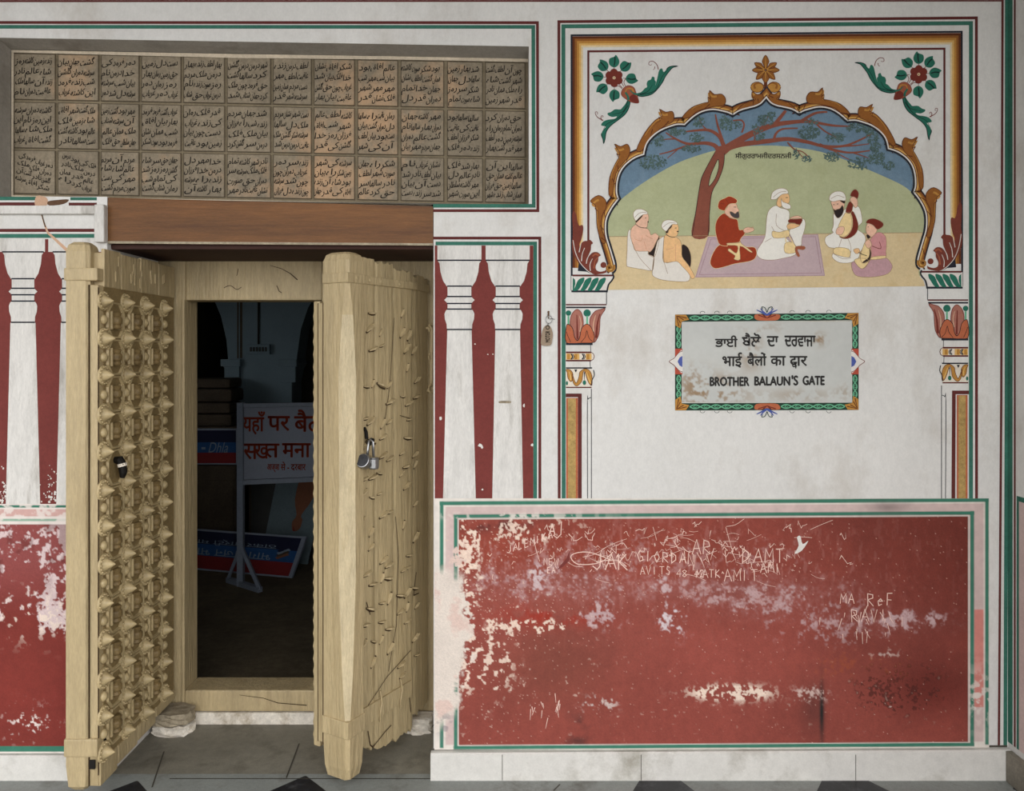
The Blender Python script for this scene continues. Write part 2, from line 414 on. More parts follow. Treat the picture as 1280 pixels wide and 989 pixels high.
t = B()                                                                   # corner band
t.ribbon([(1253.5, -120), (1251.5, 500), (1248.5, 934)], 3.0, 'dark_red', 1)
t.ribbon([(1258.5, -120), (1258, 500), (1256.5, 936)], 4.6, 'green', 1)
t.box(XR - .001, XR + .0, -0.030, 0.0, 0.15, 3.6, 'green'); t.box(XR - .001, XR, -0.050, -0.040, 0.15, 3.6, 'dark_red')
t.box(XR - .001, XR, -2.0, -0.058, 1.165, 1.185, 'green'); t.box(XR - .001, XR, -0.072, -0.058, 0.15, 1.165, 'green')
t.box(XR - .001, XR, -2.0, -0.072, 0.15, 1.165, 'pink_band')
trim(t)
t = B()                                                                   # lines left of the beam
t.rect(-400, 246, 46, 250.5, 'green', 1); t.rect(88, 246.6, 121, 250.5, 'green', 1)
t.rect(-400, 253, 44, 257.5, 'dark_red', 1); t.rect(86, 253.4, 121, 257.5, 'dark_red', 1)
t.poly(cr([(46, 245), (58, 247), (60, 254), (56, 257.5), (44, 257)], 3), 'chip', 2); t.poly(cr([(60, 252), (72, 250), (86, 249.5), (80, 255), (62, 257)], 3), 'rust', 2)
t.poly([(-400, 286.5), (122, 286), (122, 290), (-400, 290.3)], 'dark_red', 1); t.poly([(-400, 292.6), (122, 292.4), (122, 297.4), (-400, 298)], 'green', 1)
t.ribbon([(52, 268), (56, 281), (60, 291), (70, 300), (84, 313)], [1.2, 4], 'chip', 3)
t.ribbon([(52.5, 268), (55, 277), (57, 284)], 1.2, 'crack', 4)
trim(t)
t = B()                                                                   # raised white band beside the beam
t.box(P(-400, 0).x, P(122, 0).x, -0.022, 0, P(0, 268.5).z, P(0, 258).z, 'white_column', .004)
t.box(P(122, 0).x, P(134.5, 0).x, -0.03, 0, P(0, 304).z, P(0, 257).z, 'white_column', .006)
trim(t)

# baseboards
def baseboard(name, x0, x1, y0a, y0b, joints, dep):
    b = B(); xa, xb = P(x0, 0).x, P(x1, 0).x
    za, zb = P(0, y0a).z, P(0, y0b).z
    b.loft([[(xa, 0, 0), (xa, -dep, 0), (xa, -dep, za - .006), (xa, -dep + .006, za), (xa, 0, za)], [(xb, 0, 0), (xb, -dep, 0), (xb, -dep, zb - .006), (xb, -dep + .006, zb), (xb, 0, zb)]], 'plinth')
    b.poly([(x0, y0a - 2.5), (x1, y0b - 2.5), (x1, y0b + 1), (x0, y0a + 1)], 'joint', 3)
    for j in joints: b.box(P(j, 0).x - .0012, P(j, 0).x + .0012, -dep - .0006, -.001, .003, min(za, zb) - .004, 'joint')
    return recalc(b.build(name, kind='structure'))
baseboard('baseboard_right', 539, 1259, 938, 934, (628, 800, 1066), 0.028)
baseboard('baseboard_left', -400, 133, 941, 941, (-30,), 0.028)
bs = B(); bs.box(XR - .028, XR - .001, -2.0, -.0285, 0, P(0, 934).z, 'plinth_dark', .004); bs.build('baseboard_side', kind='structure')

# ------------------------------------------------------------------ beam over the gate
b = B()
b.poly([(134.5, 247), (541.5, 258), (541.5, 306.5), (134.5, 304)], 'beam', 0, 0.004, TH - .02)
b.poly([(134.5, 301.5), (541.5, 304.2), (541.5, 307), (134.5, 304.5)], 'rubble', 1.2, 0.004)
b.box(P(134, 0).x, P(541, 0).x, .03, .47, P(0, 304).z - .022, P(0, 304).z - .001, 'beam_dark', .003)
tag(b.build('lintel_beam'), 'brown varnished wooden lintel beam spanning the gate opening', 'beam')

# ------------------------------------------------------------------ carved inscription panel
DP = 0.085
pan = thing('inscription_panel', 'grey stone panel of thirty six carved Persian verse tablets above the gate', 'inscription', P(330, 150, DP))
b = B()
rim_f = [(-4, 47), (661, 58), (661, 258), (-4, 246)]
rim_b = [(14, 62), (660, 74), (660, 256), (14, 246)]
fr = [P(x, y, 0.001) for x, y in rim_f]; bk = [P(x, y, DP) for x, y in rim_b]
for i in range(4):
    j = (i + 1) % 4
    b.add([fr[i], fr[j], bk[j], bk[i]], [(0, 1, 2, 3)], 'stone_frame')
b.build('surround', pan)
b = B(); b.poly([(8, 58), (666, 70), (666, 256), (8, 247)], 'groove', 0, DP + .004, 0.03); b.build('backing_slab', pan)
b = B()
b.ribbon([(16, 246), (16.5, 64.5), (300, 70.5), (500, 73), (660, 76)], [2.5, 3, 5, 4, 4], 'stone_edge', 8, DP)
b.ribbon([(16, 246), (130, 249), (300, 252), (540, 257)], 3, 'stone_edge', 14, DP - .02); b.build('edge_mortar', pan)
cols = [(18, 69.5), (72.5, 123.5), (126.5, 174), (177, 226.5), (229.5, 281), (284, 338.5), (341.5, 389.5), (392.5, 443.5), (447, 497.5), (501, 555), (559, 603.5), (606.5, 656.5)]
words = 'نادر سرشته غریاب قدر روان کرد سر شتاب کی شاه فرزان جهان دست عاقبت کاشته سلطان دور افاق شهر گلشن بیان فرود شکر دل آن بهار مردم سالها نشان خدا زمین راه تمام عالم بود شد این گشت زنده فلک نام حق صورت دوران شب روز مهر لطف چون همان درون ملک'.split()
rw = random.Random(3)
for c_, (xa, xb) in enumerate(cols):
    ta, tb = 67 + (xa - 18) * .0185, 67 + (xb - 18) * .0185
    for r_ in range(3):
        y0a, y0b = [(ta, tb), (ta + 60.5, tb + 60.5), (ta + 120.5, tb + 120.5)][r_]
        h = [57.5, 57.5, 54.5][r_]
        tb_ = B()
        tb_.poly([(xa, y0a), (xb, y0b), (xb, y0b + h), (xa, y0a + h)], 'tablet', 4, DP, 0.02)
        tb_.ribbon([(xa + .4, y0a + .4), (xb - .4, y0b + .4), (xb - .4, y0b + h - .4), (xa + .4, y0a + h - .4)], .9, 'tablet_rim', 6, DP, closed=True)
        to = tb_.build('tablet', pan)
        ins = B()
        diag = r_ == 2 and c_ < 2
        for ln in range(4):
            yc = y0a + 5 + ln * (h - 7) / 4
            x = xb - 2.5 - rw.random() * 2
            nw = rw.choice((3, 3, 4))
            tot = (xb - xa - 5)
            seg = [1 + rw.random() * .6 for _ in range(nw)]; sm = sum(seg)
            for wv in seg:
                wd = tot * wv / sm
                w_ = shape_ar(rw.choice(words))
                sl = .13 if not diag else -.42
                cxm = x - wd / 2
                jit = rw.uniform(-.8, .8)
                xc_ = (xa + xb) / 2
                def wp(px, py, cxm=cxm, jit=jit, xc_=xc_):
                    qy = py - (px - cxm) * .16 + jit + (px - xc_) * .0185
                    if diag: return (xc_ + (px - xc_) * .92 + (qy - (y0a + h / 2)) * -.1, y0a + h / 2 + (qy - (y0a + h / 2)) * .8 + (px - xc_) * .34)
                    return (px - (py - yc) * .14, qy)
                lettering(ins, w_, x - wd + .5, yc - .5, x - .3, yc + 12.0, 'carved_ink', 6.5, DP, res=1, warp=wp, yref=(-.36, .80), bold=.16)
                x -= wd
        ins.build('inscription', to)

# ------------------------------------------------------------------ door frame, step, stones
DF = 0.47
def PX(px, d): return P(px, 0, d).x
def PZ(py, d): return P(0, py, d).z
fr_ = thing('door_frame', 'beige painted timber door frame set back in the gate opening', 'door frame', (P(315, 0, DF).x, DF, 0))
xl, xr = PX(231.5, DF), PX(402, DF)
B().box(PX(205, DF) - .06, xl, DF, DF + .15, 0.06, P(0, 303, 0).z, 'door_paint', .008).build('jamb', fr_)
B().box(xl - .012, xl + .001, DF - .012, DF + .02, PZ(889, DF), PZ(375, DF), 'door_paint', .004).build('jamb_bead', fr_)
B().box(xr, PX(560, DF), DF, DF + .15, 0.06, P(0, 303, 0).z, 'door_paint', .008).build('jamb', fr_)
hb = B(); hb.box(xl - .0, xr, DF + .002, DF + .148, PZ(375.5, DF), P(0, 303, 0).z, 'door_paint', .008)
hb.ribbon([(338, 332), (352, 336), (363, 342), (372, 350)], [.5, 1.3], 'crack', 5, DF); hb.ribbon([(298, 336), (296, 345)], .6, 'crack', 5, DF); hb.ribbon(cr([(280, 360), (288, 357), (296, 362), (302, 359)], 3, False), .8, 'crack', 5, DF); hb.ribbon([(346, 357), (349, 364), (352, 366)], .9, 'crack', 5, DF)
hb.build('head', fr_)
sb_ = B(); sb_.box(xl - .0, xr, DF - .006, DF + .15, PZ(889, DF), PZ(862.5, DF), 'door_paint', .008)
sb_.ribbon([(300, 868), (330, 872), (348, 878), (384, 881)], [.5, 1.2], 'crack', 16, DF); sb_.build('sill', fr_)
b = B(); b.box(PX(200, DF), PX(555, DF), DF - .012, DF + .15, 0, PZ(890, DF), 'masonry', .006)
tag(b.build('door_step'), 'low whitewashed masonry step under the beige door sill', 'step')
rs = random.Random(5)
def rock(b, x0, x1, y0, y1, z0, z1, key, amt=.012):
    bm = bmesh.new(); bmesh.ops.create_cube(bm, size=1); bmesh.ops.subdivide_edges(bm, edges=bm.edges, cuts=4, use_grid_fill=True)
    for v in bm.verts:
        q = v.co.copy(); rr = max(abs(q.x), abs(q.y)) * 2
        ln = math.hypot(q.x, q.y) * 2
        if ln > 1: q.x /= ln ** .8; q.y /= ln ** .8
        v.co = Vector(((x0 + x1) / 2 + q.x * (x1 - x0), (y0 + y1) / 2 + q.y * (y1 - y0), (z0 + z1) / 2 + q.z * (z1 - z0))) + Vector((rs.uniform(-amt, amt), rs.uniform(-amt, amt), rs.uniform(-amt, amt) * .35))
    return b.from_bm(bm, key)
DS = 0.36
st = thing('pivot_stone', 'broken two layer stone block at the foot of the spiked left door leaf', 'stone', (PX(212, DS), DS + .08, 0))
rock(B(), PX(188, DS), PX(238, DS), DS - .03, DS + .1, 0, PZ(906, DS), 'masonry', .008).build('lower_stone', st)
rock(B(), PX(188, DS), PX(239, DS), DS - .04, DS + .1, PZ(904, DS), PZ(890, DS), 'rubble', .006).build('upper_stone', st)
b = B(); rock(b, PX(505, .42), PX(541, .42), .36, .455, 0, PZ(893, .42), 'masonry', .008)
tag(b.build('corner_stone'), 'rough whitewashed stone on the floor behind the plain right door leaf', 'stone')

# ------------------------------------------------------------------ spiked left leaf
DZL = -.025
def leaf_T(o, ud, vd): return lambda u, v, z: Vector((o[0] + ud[0] * u + vd[0] * v, o[1] + ud[1] * u + vd[1] * v, z + DZL))
OL = (-1.60, -0.23); TL = leaf_T(OL, (0, 1), (1, 0))
ll = thing('door_leaf', 'open left door leaf in beige paint covered with rows of spikes', 'door', (OL[0], OL[1], 0), 'leaves of the gate')
LL = 0.67
ML = Matrix(((0, 0, 1, OL[0]), (1, 0, 0, OL[1]), (0, 1, 0, DZL), (0, 0, 0, 1)))   # local (u, z, v) -> world
b = B(TL); b.box(0.03, LL, -.075, -.006, .16, 2.19, 'door_paint', .006); recalc(b.build('plank_core', ll))
b = B(TL)
for q, (ua, ub) in enumerate(((.03, .16), (.165, .33), (.335, .50), (.505, LL))):
    b.box(ua, ub, -.01, .004, 2.055, 2.205 - .006 * (q % 2), 'door_paint', .004)
for q in range(16):
    u = .08 + .56 * rs.random(); z = 2.08 + .1 * rs.random()
    b.box(u, u + .004, .003, .008, z - .02, z + .02, 'door_paint')
b.ribbon
b_ = recalc(b.build('top_rail', ll))
b = B(TL)
for q, (ua, ub) in enumerate(((.0, .13), (.135, .30), (.305, .47), (.475, LL))):
    b.box(ua, ub, -.02, .006, (.115, .13, .14, .16)[q], .205, 'door_paint', .005)
recalc(b.build('bottom_rail', ll))
b = B(TL); b.box(.03, LL, -.008, 0, .2, 2.06, 'sheet_paint', .002); recalc(b.build('metal_sheet', ll))
def post_rings(u0, u1, v0, v1, prof, steps):
    rings = []
    for z, c, e in steps:
        rings.append([(u0 + e, v0 + e, z), (u0 + e, v1 - c - e, z), (u0 + c + e, v1 - e, z), (u1 - e, v1 - e, z), (u1 - e, v0 + e, z)])
    return rings
b = B(TL)
b.loft(post_rings(-.01, .07, -.124, -.036, None, [(.095, .012, .022), (.115, .012, .006), (.2, .012, 0), (1.0, .012, .0), (2.0, .012, 0), (2.19, .012, 0), (2.215, .012, .006), (2.228, .012, .02)]), 'door_paint')
recalc(b.build('edge_post', ll))
b = B(TL); b.box(-.004, .06, -.037, -.002, .118, 2.06, 'door_paint', .004)
for z0, z1 in ((1.28, 1.42), (.55, 1.05), (1.6, 1.75)): b.box(-.0045, .0, -.004, -.0015, z0, z1, 'crack')
b.box(-.0105, -.003, -.0372, -.0345, .12, 2.06, 'crack'); b.box(-.005, .0, -.0035, -.001, .16, 2.05, 'crack')
recalc(b.build('edge_batten', ll))
b = B(TL); b.box(-.016, .075, -.13, -.0, 2.075, 2.125, 'door_paint', .006); recalc(b.build('strap', ll))
b = B(TL); b.box(-.016, .075, -.13, -.0, .235, .305, 'door_paint', .006)
b.box(-.018, -.012, -.03, -.008, .19, .225, 'iron', .002); recalc(b.build('strap', ll))
us = (.03, .206, .376, .565); Z0, DZ = 2.0, 0.1475
lb = [B(TL) for _ in range(3)]                                           # raised honeycomb bands round the drums
def ridge(b, pts, w=.010, h=.009):
    for (u0, z0), (u1, z1) in zip(pts, pts[1:]):
        dd = Vector((u1 - u0, z1 - z0)); n = Vector((-dd.y, dd.x)).normalized() * w / 2
        b.loft([[(u0 - n.x, 0, z0 - n.y), (u0 - n.x * .5, h, z0 - n.y * .5), (u0 + n.x * .5, h, z0 + n.y * .5), (u0 + n.x, 0, z0 + n.y)], [(u1 - n.x, 0, z1 - n.y), (u1 - n.x * .5, h, z1 - n.y * .5), (u1 + n.x * .5, h, z1 + n.y * .5), (u1 + n.x, 0, z1 + n.y)]], 'stud_paint')
drums = []
for r_ in range(12):
    z = Z0 - (r_ + .5) * DZ
    for k in range(3):
        u = (us[k] + us[k + 1]) / 2
        drums.append((u, z))
        ridge(lb[k], [(u - .062, z + .03), (u - .03, z + .068), (u + .03, z + .068), (u + .062, z + .03), (u + .062, z - .03), (u + .03, z - .068), (u - .03, z - .068), (u - .062, z - .03), (u - .062, z + .03)])
for q in lb: recalc(q.build('lattice_band', ll))
def place(proto, parent, u, z, first, M_=None, rot=0.0, sc=1.0):
    o = proto if first else proto.copy()
    if not first: COL.objects.link(o)
    o.parent = parent; o.matrix_parent_inverse = Matrix.Translation(-world_loc(parent))
    o.matrix_basis = M_ @ Matrix.Translation((u, z, 0)) @ Matrix.Rotation(rot, 4, 'Z') @ Matrix.Scale(sc, 4)
    return o
sp = B(); sp.lathe([(.042, -.002), (.042, .003), (.036, .007), (.030, .005), (.026, .009), (.020, .018), (.012, .031), (.002, .044), (.0005, .045)], 'stud_paint', 20, wob=[.0, .0, .1, .06, 0, 0, 0, 0, 0])
for q in range(14):
    a = 2 * math.pi * q / 14; sp.lathe([(.0045, .003), (.0045, .007), (.0025, .0105), (.0003, .0115)], 'stud_paint', 6, c=(.0345 * math.cos(a), .0345 * math.sin(a), 0))
sp = recalc(sp.build('spike')); 
for p in sp.data.polygons: p.use_smooth = len(p.vertices) == 4 and p.area < 1
first = True
for r_ in range(13):
    for k, u in enumerate(us):
        place(sp, ll, u + rs.uniform(-.004, .004), Z0 - r_ * DZ + rs.uniform(-.005, .005), first, ML, rs.random(), rs.uniform(.94, 1.06)); first = False
dm = B(); dm.lathe([(.0, -.034), (.016, -.034), (.022, -.028), (.017, -.017), (.022, -.012), (.024, -.006), (.024, .006), (.022, .012), (.017, .017), (.022, .028), (.016, .034), (.0, .034)], 'drum_paint', 14, axis='y', c=(0, 0, .004))
dm.box(-.040, -.030, -.036, .036, -.002, .010, 'stud_paint', .003); dm.box(.030, .040, -.036, .036, -.002, .014, 'stud_paint', .003)
dm = recalc(dm.build('drum_stud'))
first = True
for u, z in drums:
    if abs(u - (us[0] + us[1]) / 2) < .01 and abs(z - 1.33) < .05: continue
    place(dm, ll, u, z, first, ML, 0, rs.uniform(.95, 1.05)); first = False
ds = B(); ds.lathe([(.02, -.002), (.0195, .003), (.016, .009), (.009, .014), (.0, .0155)], 'stud_paint', 14); ds = recalc(ds.build('dome_stud', smooth=True))
first = True
for r_ in range(12):
    for u in us:
        place(ds, ll, u, Z0 - (r_ + .5) * DZ, first, ML); first = False
kn = B(TL)                                                                # old iron latch knob with a pale band
uk, zk = (us[0] + us[1]) / 2, 1.335
kn.tube([(uk, 0, zk + .03), (uk, .02, zk + .03), (uk - .004, .032, zk + .012), (uk, .034, zk - .022), (uk, .03, zk - .042)], [.013, .018, .017, .015, .009], 'iron', 10)
kn.tube([(uk - .003, .03, zk + .016), (uk - .003, .033, zk + .004)], .0180, 'bead_band', 12)
recalc(kn.build('latch_knob', ll, label='black iron latch knob with a pale band'))

# ------------------------------------------------------------------ plain right leaf
OR = (-0.665, -0.11); UR = Vector((.29, .51)).normalized(); VR = (UR.y, -UR.x); TR = leaf_T(OR, UR, VR)
rl = thing('door_leaf', 'open right door leaf of plain beige planks dotted with bent nails', 'door', (OR[0], OR[1], 0), 'leaves of the gate')
MR = Matrix(((UR.x, 0, VR[0], OR[0]), (UR.y, 0, VR[1], OR[1]), (0, 1, 0, DZL), (0, 0, 0, 1)))
LR = .60
edges = [.07, .175, .30, .44, LR]
tops = [2.19, 2.185, 2.165, 2.15]; bots = [.135, .115, .1, .15]
for q in range(4):
    b = B(TR); u0, u1 = edges[q] + .0015, edges[q + 1] - .0015
    n = 9
    topz = [tops[q] + (rs.uniform(-.012, .004) if 0 < q else rs.uniform(-.003, .003)) for _ in range(n + 1)]
    botz = [bots[q] + rs.uniform(-.012, .012) + (.05 * (1 - i / n) ** 2 if q == 0 else 0) for i in range(n + 1)]
    for i in range(n):
        ua, ub = u0 + (u1 - u0) * i / n, u0 + (u1 - u0) * (i + 1) / n
        va = .0 + .0004 * math.sin(i * 2.1 + q)
        vb_ = .0 + .0004 * math.sin((i + 1) * 2.1 + q)
        if q == 3: va -= .036 * (i / n) ** 1.3; vb_ -= .036 * ((i + 1) / n) ** 1.3
        if i == 0: va = -.003
        if i == n - 1 and q < 3: vb_ = -.003
        vs_ = [(ua, va, botz[i]), (ub, vb_, botz[i + 1]), (ub, vb_, topz[i + 1]), (ua, va, topz[i]), (ua, -.07, botz[i]), (ub, -.07, botz[i + 1]), (ub, -.07, topz[i + 1]), (ua, -.07, topz[i])]
        fs = [(0, 1, 2, 3), (7, 6, 5, 4), (3, 2, 6, 7), (0, 4, 5, 1)]
        if i == 0: fs.append((0, 3, 7, 4))
        if i == n - 1: fs.append((1, 5, 6, 2))
        b.add(vs_, fs, 'door_paint')
    b.build('plank', rl)
b = B(TR)
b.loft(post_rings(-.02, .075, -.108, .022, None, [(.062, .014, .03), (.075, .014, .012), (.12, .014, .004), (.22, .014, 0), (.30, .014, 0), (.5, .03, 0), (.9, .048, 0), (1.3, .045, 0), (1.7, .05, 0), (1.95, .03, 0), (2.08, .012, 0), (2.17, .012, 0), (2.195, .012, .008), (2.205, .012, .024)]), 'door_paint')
for k_ in range(4, 9): b.mi[k_ * 5 + 1] = b.m('door_pale')  # middle chamfer faces take a paler tone than the rest of the post
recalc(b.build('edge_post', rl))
b = B(TR)
b.box(-.01, .05, -.148, -.108, .2, 2.0, 'door_paint', .004); b.box(.0, .05, -.182, -.146, .17, 2.01, 'door_paint', .006)
for q in range(34):
    z = .21 + q * (1.79 / 34); b.lathe([(.001, -.024), (.007, -.018), (.010, 0), (.007, .018), (.001, .024)], 'door_paint', 8, c=(.012, -.182, z))
b.box(-.0212, -.010, -.1115, -.1075, .2, 2.0, 'crack'); b.box(-.0108, .0, -.1485, -.1455, .2, 2.0, 'crack')
recalc(b.build('edge_moulding', rl))
b = B(TR); b.box(-.026, .081, -.111, .027, 2.078, 2.118, 'door_paint', .004); b.box(.08, .46, -.002, .008, 2.082, 2.116, 'door_paint', .003); b.loft([[(.46, -.002, 2.082), (.46, .008, 2.082), (.46, .008, 2.116), (.46, -.002, 2.116)], [(LR, -.038, 2.082), (LR, -.028, 2.082), (LR, -.028, 2.116), (LR, -.038, 2.116)]], 'door_paint')
for u in (.03, .13, .2, .33): b.lathe([(.008, 0), (.007, .003), (.0, .005)], 'door_paint', 8, axis='y', c=(u, .027 if u < .08 else .009, 2.098))
recalc(b.build('strap', rl))
b = B(TR); b.box(-.026, .081, -.111, .027, .25, .32, 'door_paint', .004)
b.loft([[(.08, -.002, .25), (.08, .009, .25), (.08, .009, .325), (.08, -.002, .325)], [(.42, -.002, .255), (.42, .009, .255), (.42, .009, .325), (.42, -.002, .325)]], 'door_paint')
for u in (.2, .34): b.tube([(u, .008, .36), (u + .006, .013, .31), (u - .006, .013, .27), (u, .009, .23)], .004, 'door_paint', 6)
recalc(b.build('strap', rl))
def crack_line(b, pts, w, T=None):
    for (u0, z0), (u1, z1) in zip(pts, pts[1:]):
        dd = Vector((u1 - u0, z1 - z0)); n = Vector((-dd.y, dd.x)).normalized() * w / 2
        b.add([(u0 - n.x, .0035, z0 - n.y), (u1 - n.x, .0035, z1 - n.y), (u1 + n.x, .0035, z1 + n.y), (u0 + n.x, .0035, z0 + n.y)], [(0, 1, 2, 3)], 'crack')
for pts_, w_ in (([(.30, 1.95), (.27, 1.65), (.235, 1.5)], .003), ([(.31, 1.08), (.33, .9), (.315, .6), (.26, .42)], .0035), ([(.10, .31), (.25, .40), (.42, .46)], .004), ([(.125, .22), (.14, .155), (.16, .135)], .006), ([(.16, .14), (.24, .17), (.28, .18)], .005), ([(.41, .25), (.42, .18)], .005), ([(.34, 1.52), (.42, 1.5)], .003), ([(.115, .76), (.14, .7)], .005), ([(.46, .8), (.44, .7), (.48, .7)], .005)):
    b = B(TR); crack_line(b, pts_, w_); b.build('crack', rl, label='dark crack in the planks')
# bent nails: little clenched wedges all over the planks
nl = B(); nl.loft([[(-.015, -.0012, 0), (-.015, .0012, 0), (-.015, .001, .004), (-.015, -.001, .004)], [(0, -.0036, 0), (0, .0036, 0), (0, .0028, .011), (0, -.0028, .011)], [(.015, -.0028, 0), (.015, .0028, 0), (.015, .002, .010), (.015, -.002, .010)]], 'door_paint')
nl.v += [Vector((-.019, -.0035, .0012)), Vector((0, -.0085, .0012)), Vector((.019, -.006, .0012)), Vector((.019, .002, .0012)), Vector((-.019, .002, .0012))]; nl.f.append([12, 13, 14, 15, 16]); nl.mi.append(nl.m('crack'))  # dark patch just below each nail, its shadow painted in
nl = recalc(nl.build('bent_nail'))
first = True; cnt = 0
for r_ in range(22):
    z = 1.97 - r_ * .077
    for u in (.105, .15, .215, .27, .355, .40, .455):
        if rs.random() < .4 or cnt >= 92: continue
        if r_ > 19 and u < .3: continue
        place(nl, rl, u + rs.uniform(-.014, .014), z + rs.uniform(-.02, .02), first, MR @ Matrix.Translation((0, 0, .001)), rs.choice((.1, .35, .7, 1.1, -.2)) + rs.uniform(-.2, .2), rs.uniform(1.0, 1.7)); first = False; cnt += 1
hk = B(TR)
hk.tube([(.545, .0, 1.91), (.545, .022, 1.915), (.55, .026, 1.90), (.552, .022, 1.80), (.552, .022, 1.66), (.55, .012, 1.62), (.552, .0, 1.62)], .007, 'door_paint', 8)
for z in (1.91, 1.78, 1.63): hk.tube([(.55 + .016 * math.cos(a * .7854), .02, z + .018 * math.sin(a * .7854)) for a in range(9)], .005, 'door_paint', 6)
recalc(hk.build('hook_latch', rl))
ey = B(TR)                                                               # staple that carries the padlock
ey.tube([(.105, .0, 1.485), (.103, .012, 1.47), (.105, .014, 1.44)], .007, 'iron', 8)
ey.tube([(.125 + .017 * math.cos(a * .5236), .016 + .008 * math.sin(a * .5236), 1.425 + .012 * math.sin(a * .5236)) for a in range(13)], .0055, 'iron', 8)
ey.lathe([(.017, .0), (.017, .004), (.0, .005)], 'crack', 12, axis='y', c=(.125, .001, 1.42))
recalc(ey.build('staple', rl, label='black iron staple'))
DPK = -0.075
pl = thing('padlock', 'small round steel padlock hanging from the plain right door leaf', 'padlock', tuple(P(455, 577, DPK)))
def pk(px, py, d=DPK): return tuple(P(px, py, d))
b = B(); b.tube([pk(459, 571, -.062), pk(460, 560, -.055), pk(461.5, 551, -.045), pk(464, 548.5, -.052), pk(466, 553, -.060), pk(467, 571, -.066)], .0055, 'steel', 10); recalc(b.build('shackle', pl, smooth=True))
cxl, dl0, czl = pk(455, 577)
b = B()
rot_ = Matrix.Rotation(math.radians(-24), 4, 'X') @ Matrix.Rotation(math.radians(-14), 4, 'Z')
b.T = lambda x, y, z: rot_ @ Vector((x, y, z)) + Vector((cxl, dl0, czl))
b.lathe([(.0, .018), (.027, .018), (.030, .014), (.030, -.012), (.028, -.016), (.025, -.017), (.0, -.017)], 'steel', 28, axis='y'); b.lathe([(.0255, -.0172), (.0, -.0180)], 'steel_dark', 28, axis='y')
recalc(b.build('lock_body', pl))
cxl2, dl2, czl2 = pk(467, 579, -.055)
b = B(); b.lathe([(.0, -.024), (.018, -.024), (.022, -.018), (.022, .016), (.018, .024), (.0, .024)], 'steel', 18, axis='z', c=(cxl2, dl2, czl2)); recalc(b.build('lock_cylinder', pl))

# ------------------------------------------------------------------ painted column panels
def column(name_parent, cx, w_cap, top, marks, bot, shaft_w, lines_d=0.0, clip=None):
    """a turned white column: MARKS are the pixel rows of its mouldings"""
    y0, yl, y1, y2, y3, y4, y5, y6 = marks          # top, abacus line, flare end, neck end, ring end, block end, bulge end, shaft end
    def half(s):
        f = lambda dx, y: (cx + s * dx, y)
        ring = (y2 + y3) / 2
        pts = [f(w_cap, y0), f(w_cap, yl), f(w_cap * .9, yl + 4), f(w_cap * .86, yl + (y1 - yl) * .45), f(w_cap * .74, yl + (y1 - yl) * .8), f(w_cap * .58, y1)]
        pts += [f(w_cap * .54, y1 + 1), f(w_cap * .54, y2), f(w_cap * .57, y2 + 1), f(w_cap * .69, ring), f(w_cap * .57, y3 - 1), f(w_cap * .54, y3), f(w_cap * .54, y4), f(w_cap * .62, y4 + 2), f(w_cap * .68, y4 + 6), f(w_cap * .66, y4 + (y5 - y4) * .5), f(w_cap * .58, y4 + (y5 - y4) * .75), f(w_cap * .57, y5), f(shaft_w[0], y5 + 1), f(shaft_w[1], y6)]
        return pts
    pts = half(1) + list(reversed(half(-1)))
    if clip: pts = [(min(max(x, clip[0]), clip[1]), y) for x, y in pts]
    b = B(); b.poly(pts, 'white_column', 3)
    o = b.build('column', name_parent)
    ln = B()
    for y, hw in ((yl, w_cap), (y1, w_cap * .56), (y2, w_cap * .56), (y3, w_cap * .56), (y4, w_cap * .56), (y5, w_cap * .57)):
        xa, xb = cx - hw, cx + hw
        if clip: xa, xb = max(xa, clip[0]), min(xb, clip[1])
        ln.rect(xa, y - .9, xb, y + .9, 'black_paint', 4)
    ln.build('painted_line', o)
    return o
pr = thing('painted_column_panel', 'red panel of two painted white columns between right door leaf and arched mural', 'painted panel', P(606, 466))
b = B(); b.rect(543.5, 307, 666.6, 626.5, 'panel_red', 2); b.build('red_ground', pr)
column(pr, 574.3, 27.5, 307, (307, 325.5, 357.8, 370.8, 379.5, 386.5, 412, 626.5), 626, (15.2, 20.5))
column(pr, 634.6, 27.5, 307, (307, 325.5, 357.8, 370.8, 379.5, 386.5, 412, 626.5), 626, (15.4, 19.3))
b = B(); b.poly(cr([(624, 501.5), (631, 501), (638.5, 501.5), (638, 504), (630, 504), (624, 504)], 3), 'rubble', 6)
for x, y, r in ((601, 557, 3), (602, 559, 2), (655, 507, 2), (665, 556, 2), (610, 443, 1), (616, 443, 1), (603, 612, 1.5), (594, 430, 1), (551, 523, 2.5), (560, 590, 2)): b.poly([(x + r * rs.uniform(.5, 1.3) * math.cos(a), y + r * rs.uniform(.5, 1.3) * math.sin(a)) for a in (0, 1, 2, 3, 4, 5)], 'white_line', 6)
b.build('chip', pr)
plf = thing('painted_column_panel', 'red panel of painted white columns at the far left behind spiked door leaf', 'painted panel', P(40, 470))
b = B(); b.rect(-62, 298, 133, 631, 'panel_red', 2); b.rect(-62, 298, 133, 315, 'white_column', 2.5); b.build('red_ground', plf)
ml = (299, 315, 348.5, 360.5, 368.6, 376.5, 403, 631)
for cx in (-33.5, 29, 92):
    column(plf, cx, 26, 299, ml, 631, (15.7, 21.5))
b = B(); b.rect(56.5, 299, 60.6, 318, 'panel_red', 3)
rq = random.Random(9)
for q in range(80):
    x, y = rq.gauss(66, 6), 628 - abs(rq.gauss(0, 20)); r = rq.uniform(.5, 1.6)
    if q % 3 == 0: x = rq.uniform(0, 8)
    b.poly([(x + r * rq.uniform(.5, 1.4) * math.cos(a), y + r * rq.uniform(.6, 1.6) * math.sin(a)) for a in (0, 1.2, 2.4, 3.6, 4.8)], 'white_line', 5)
b.build('chip', plf)

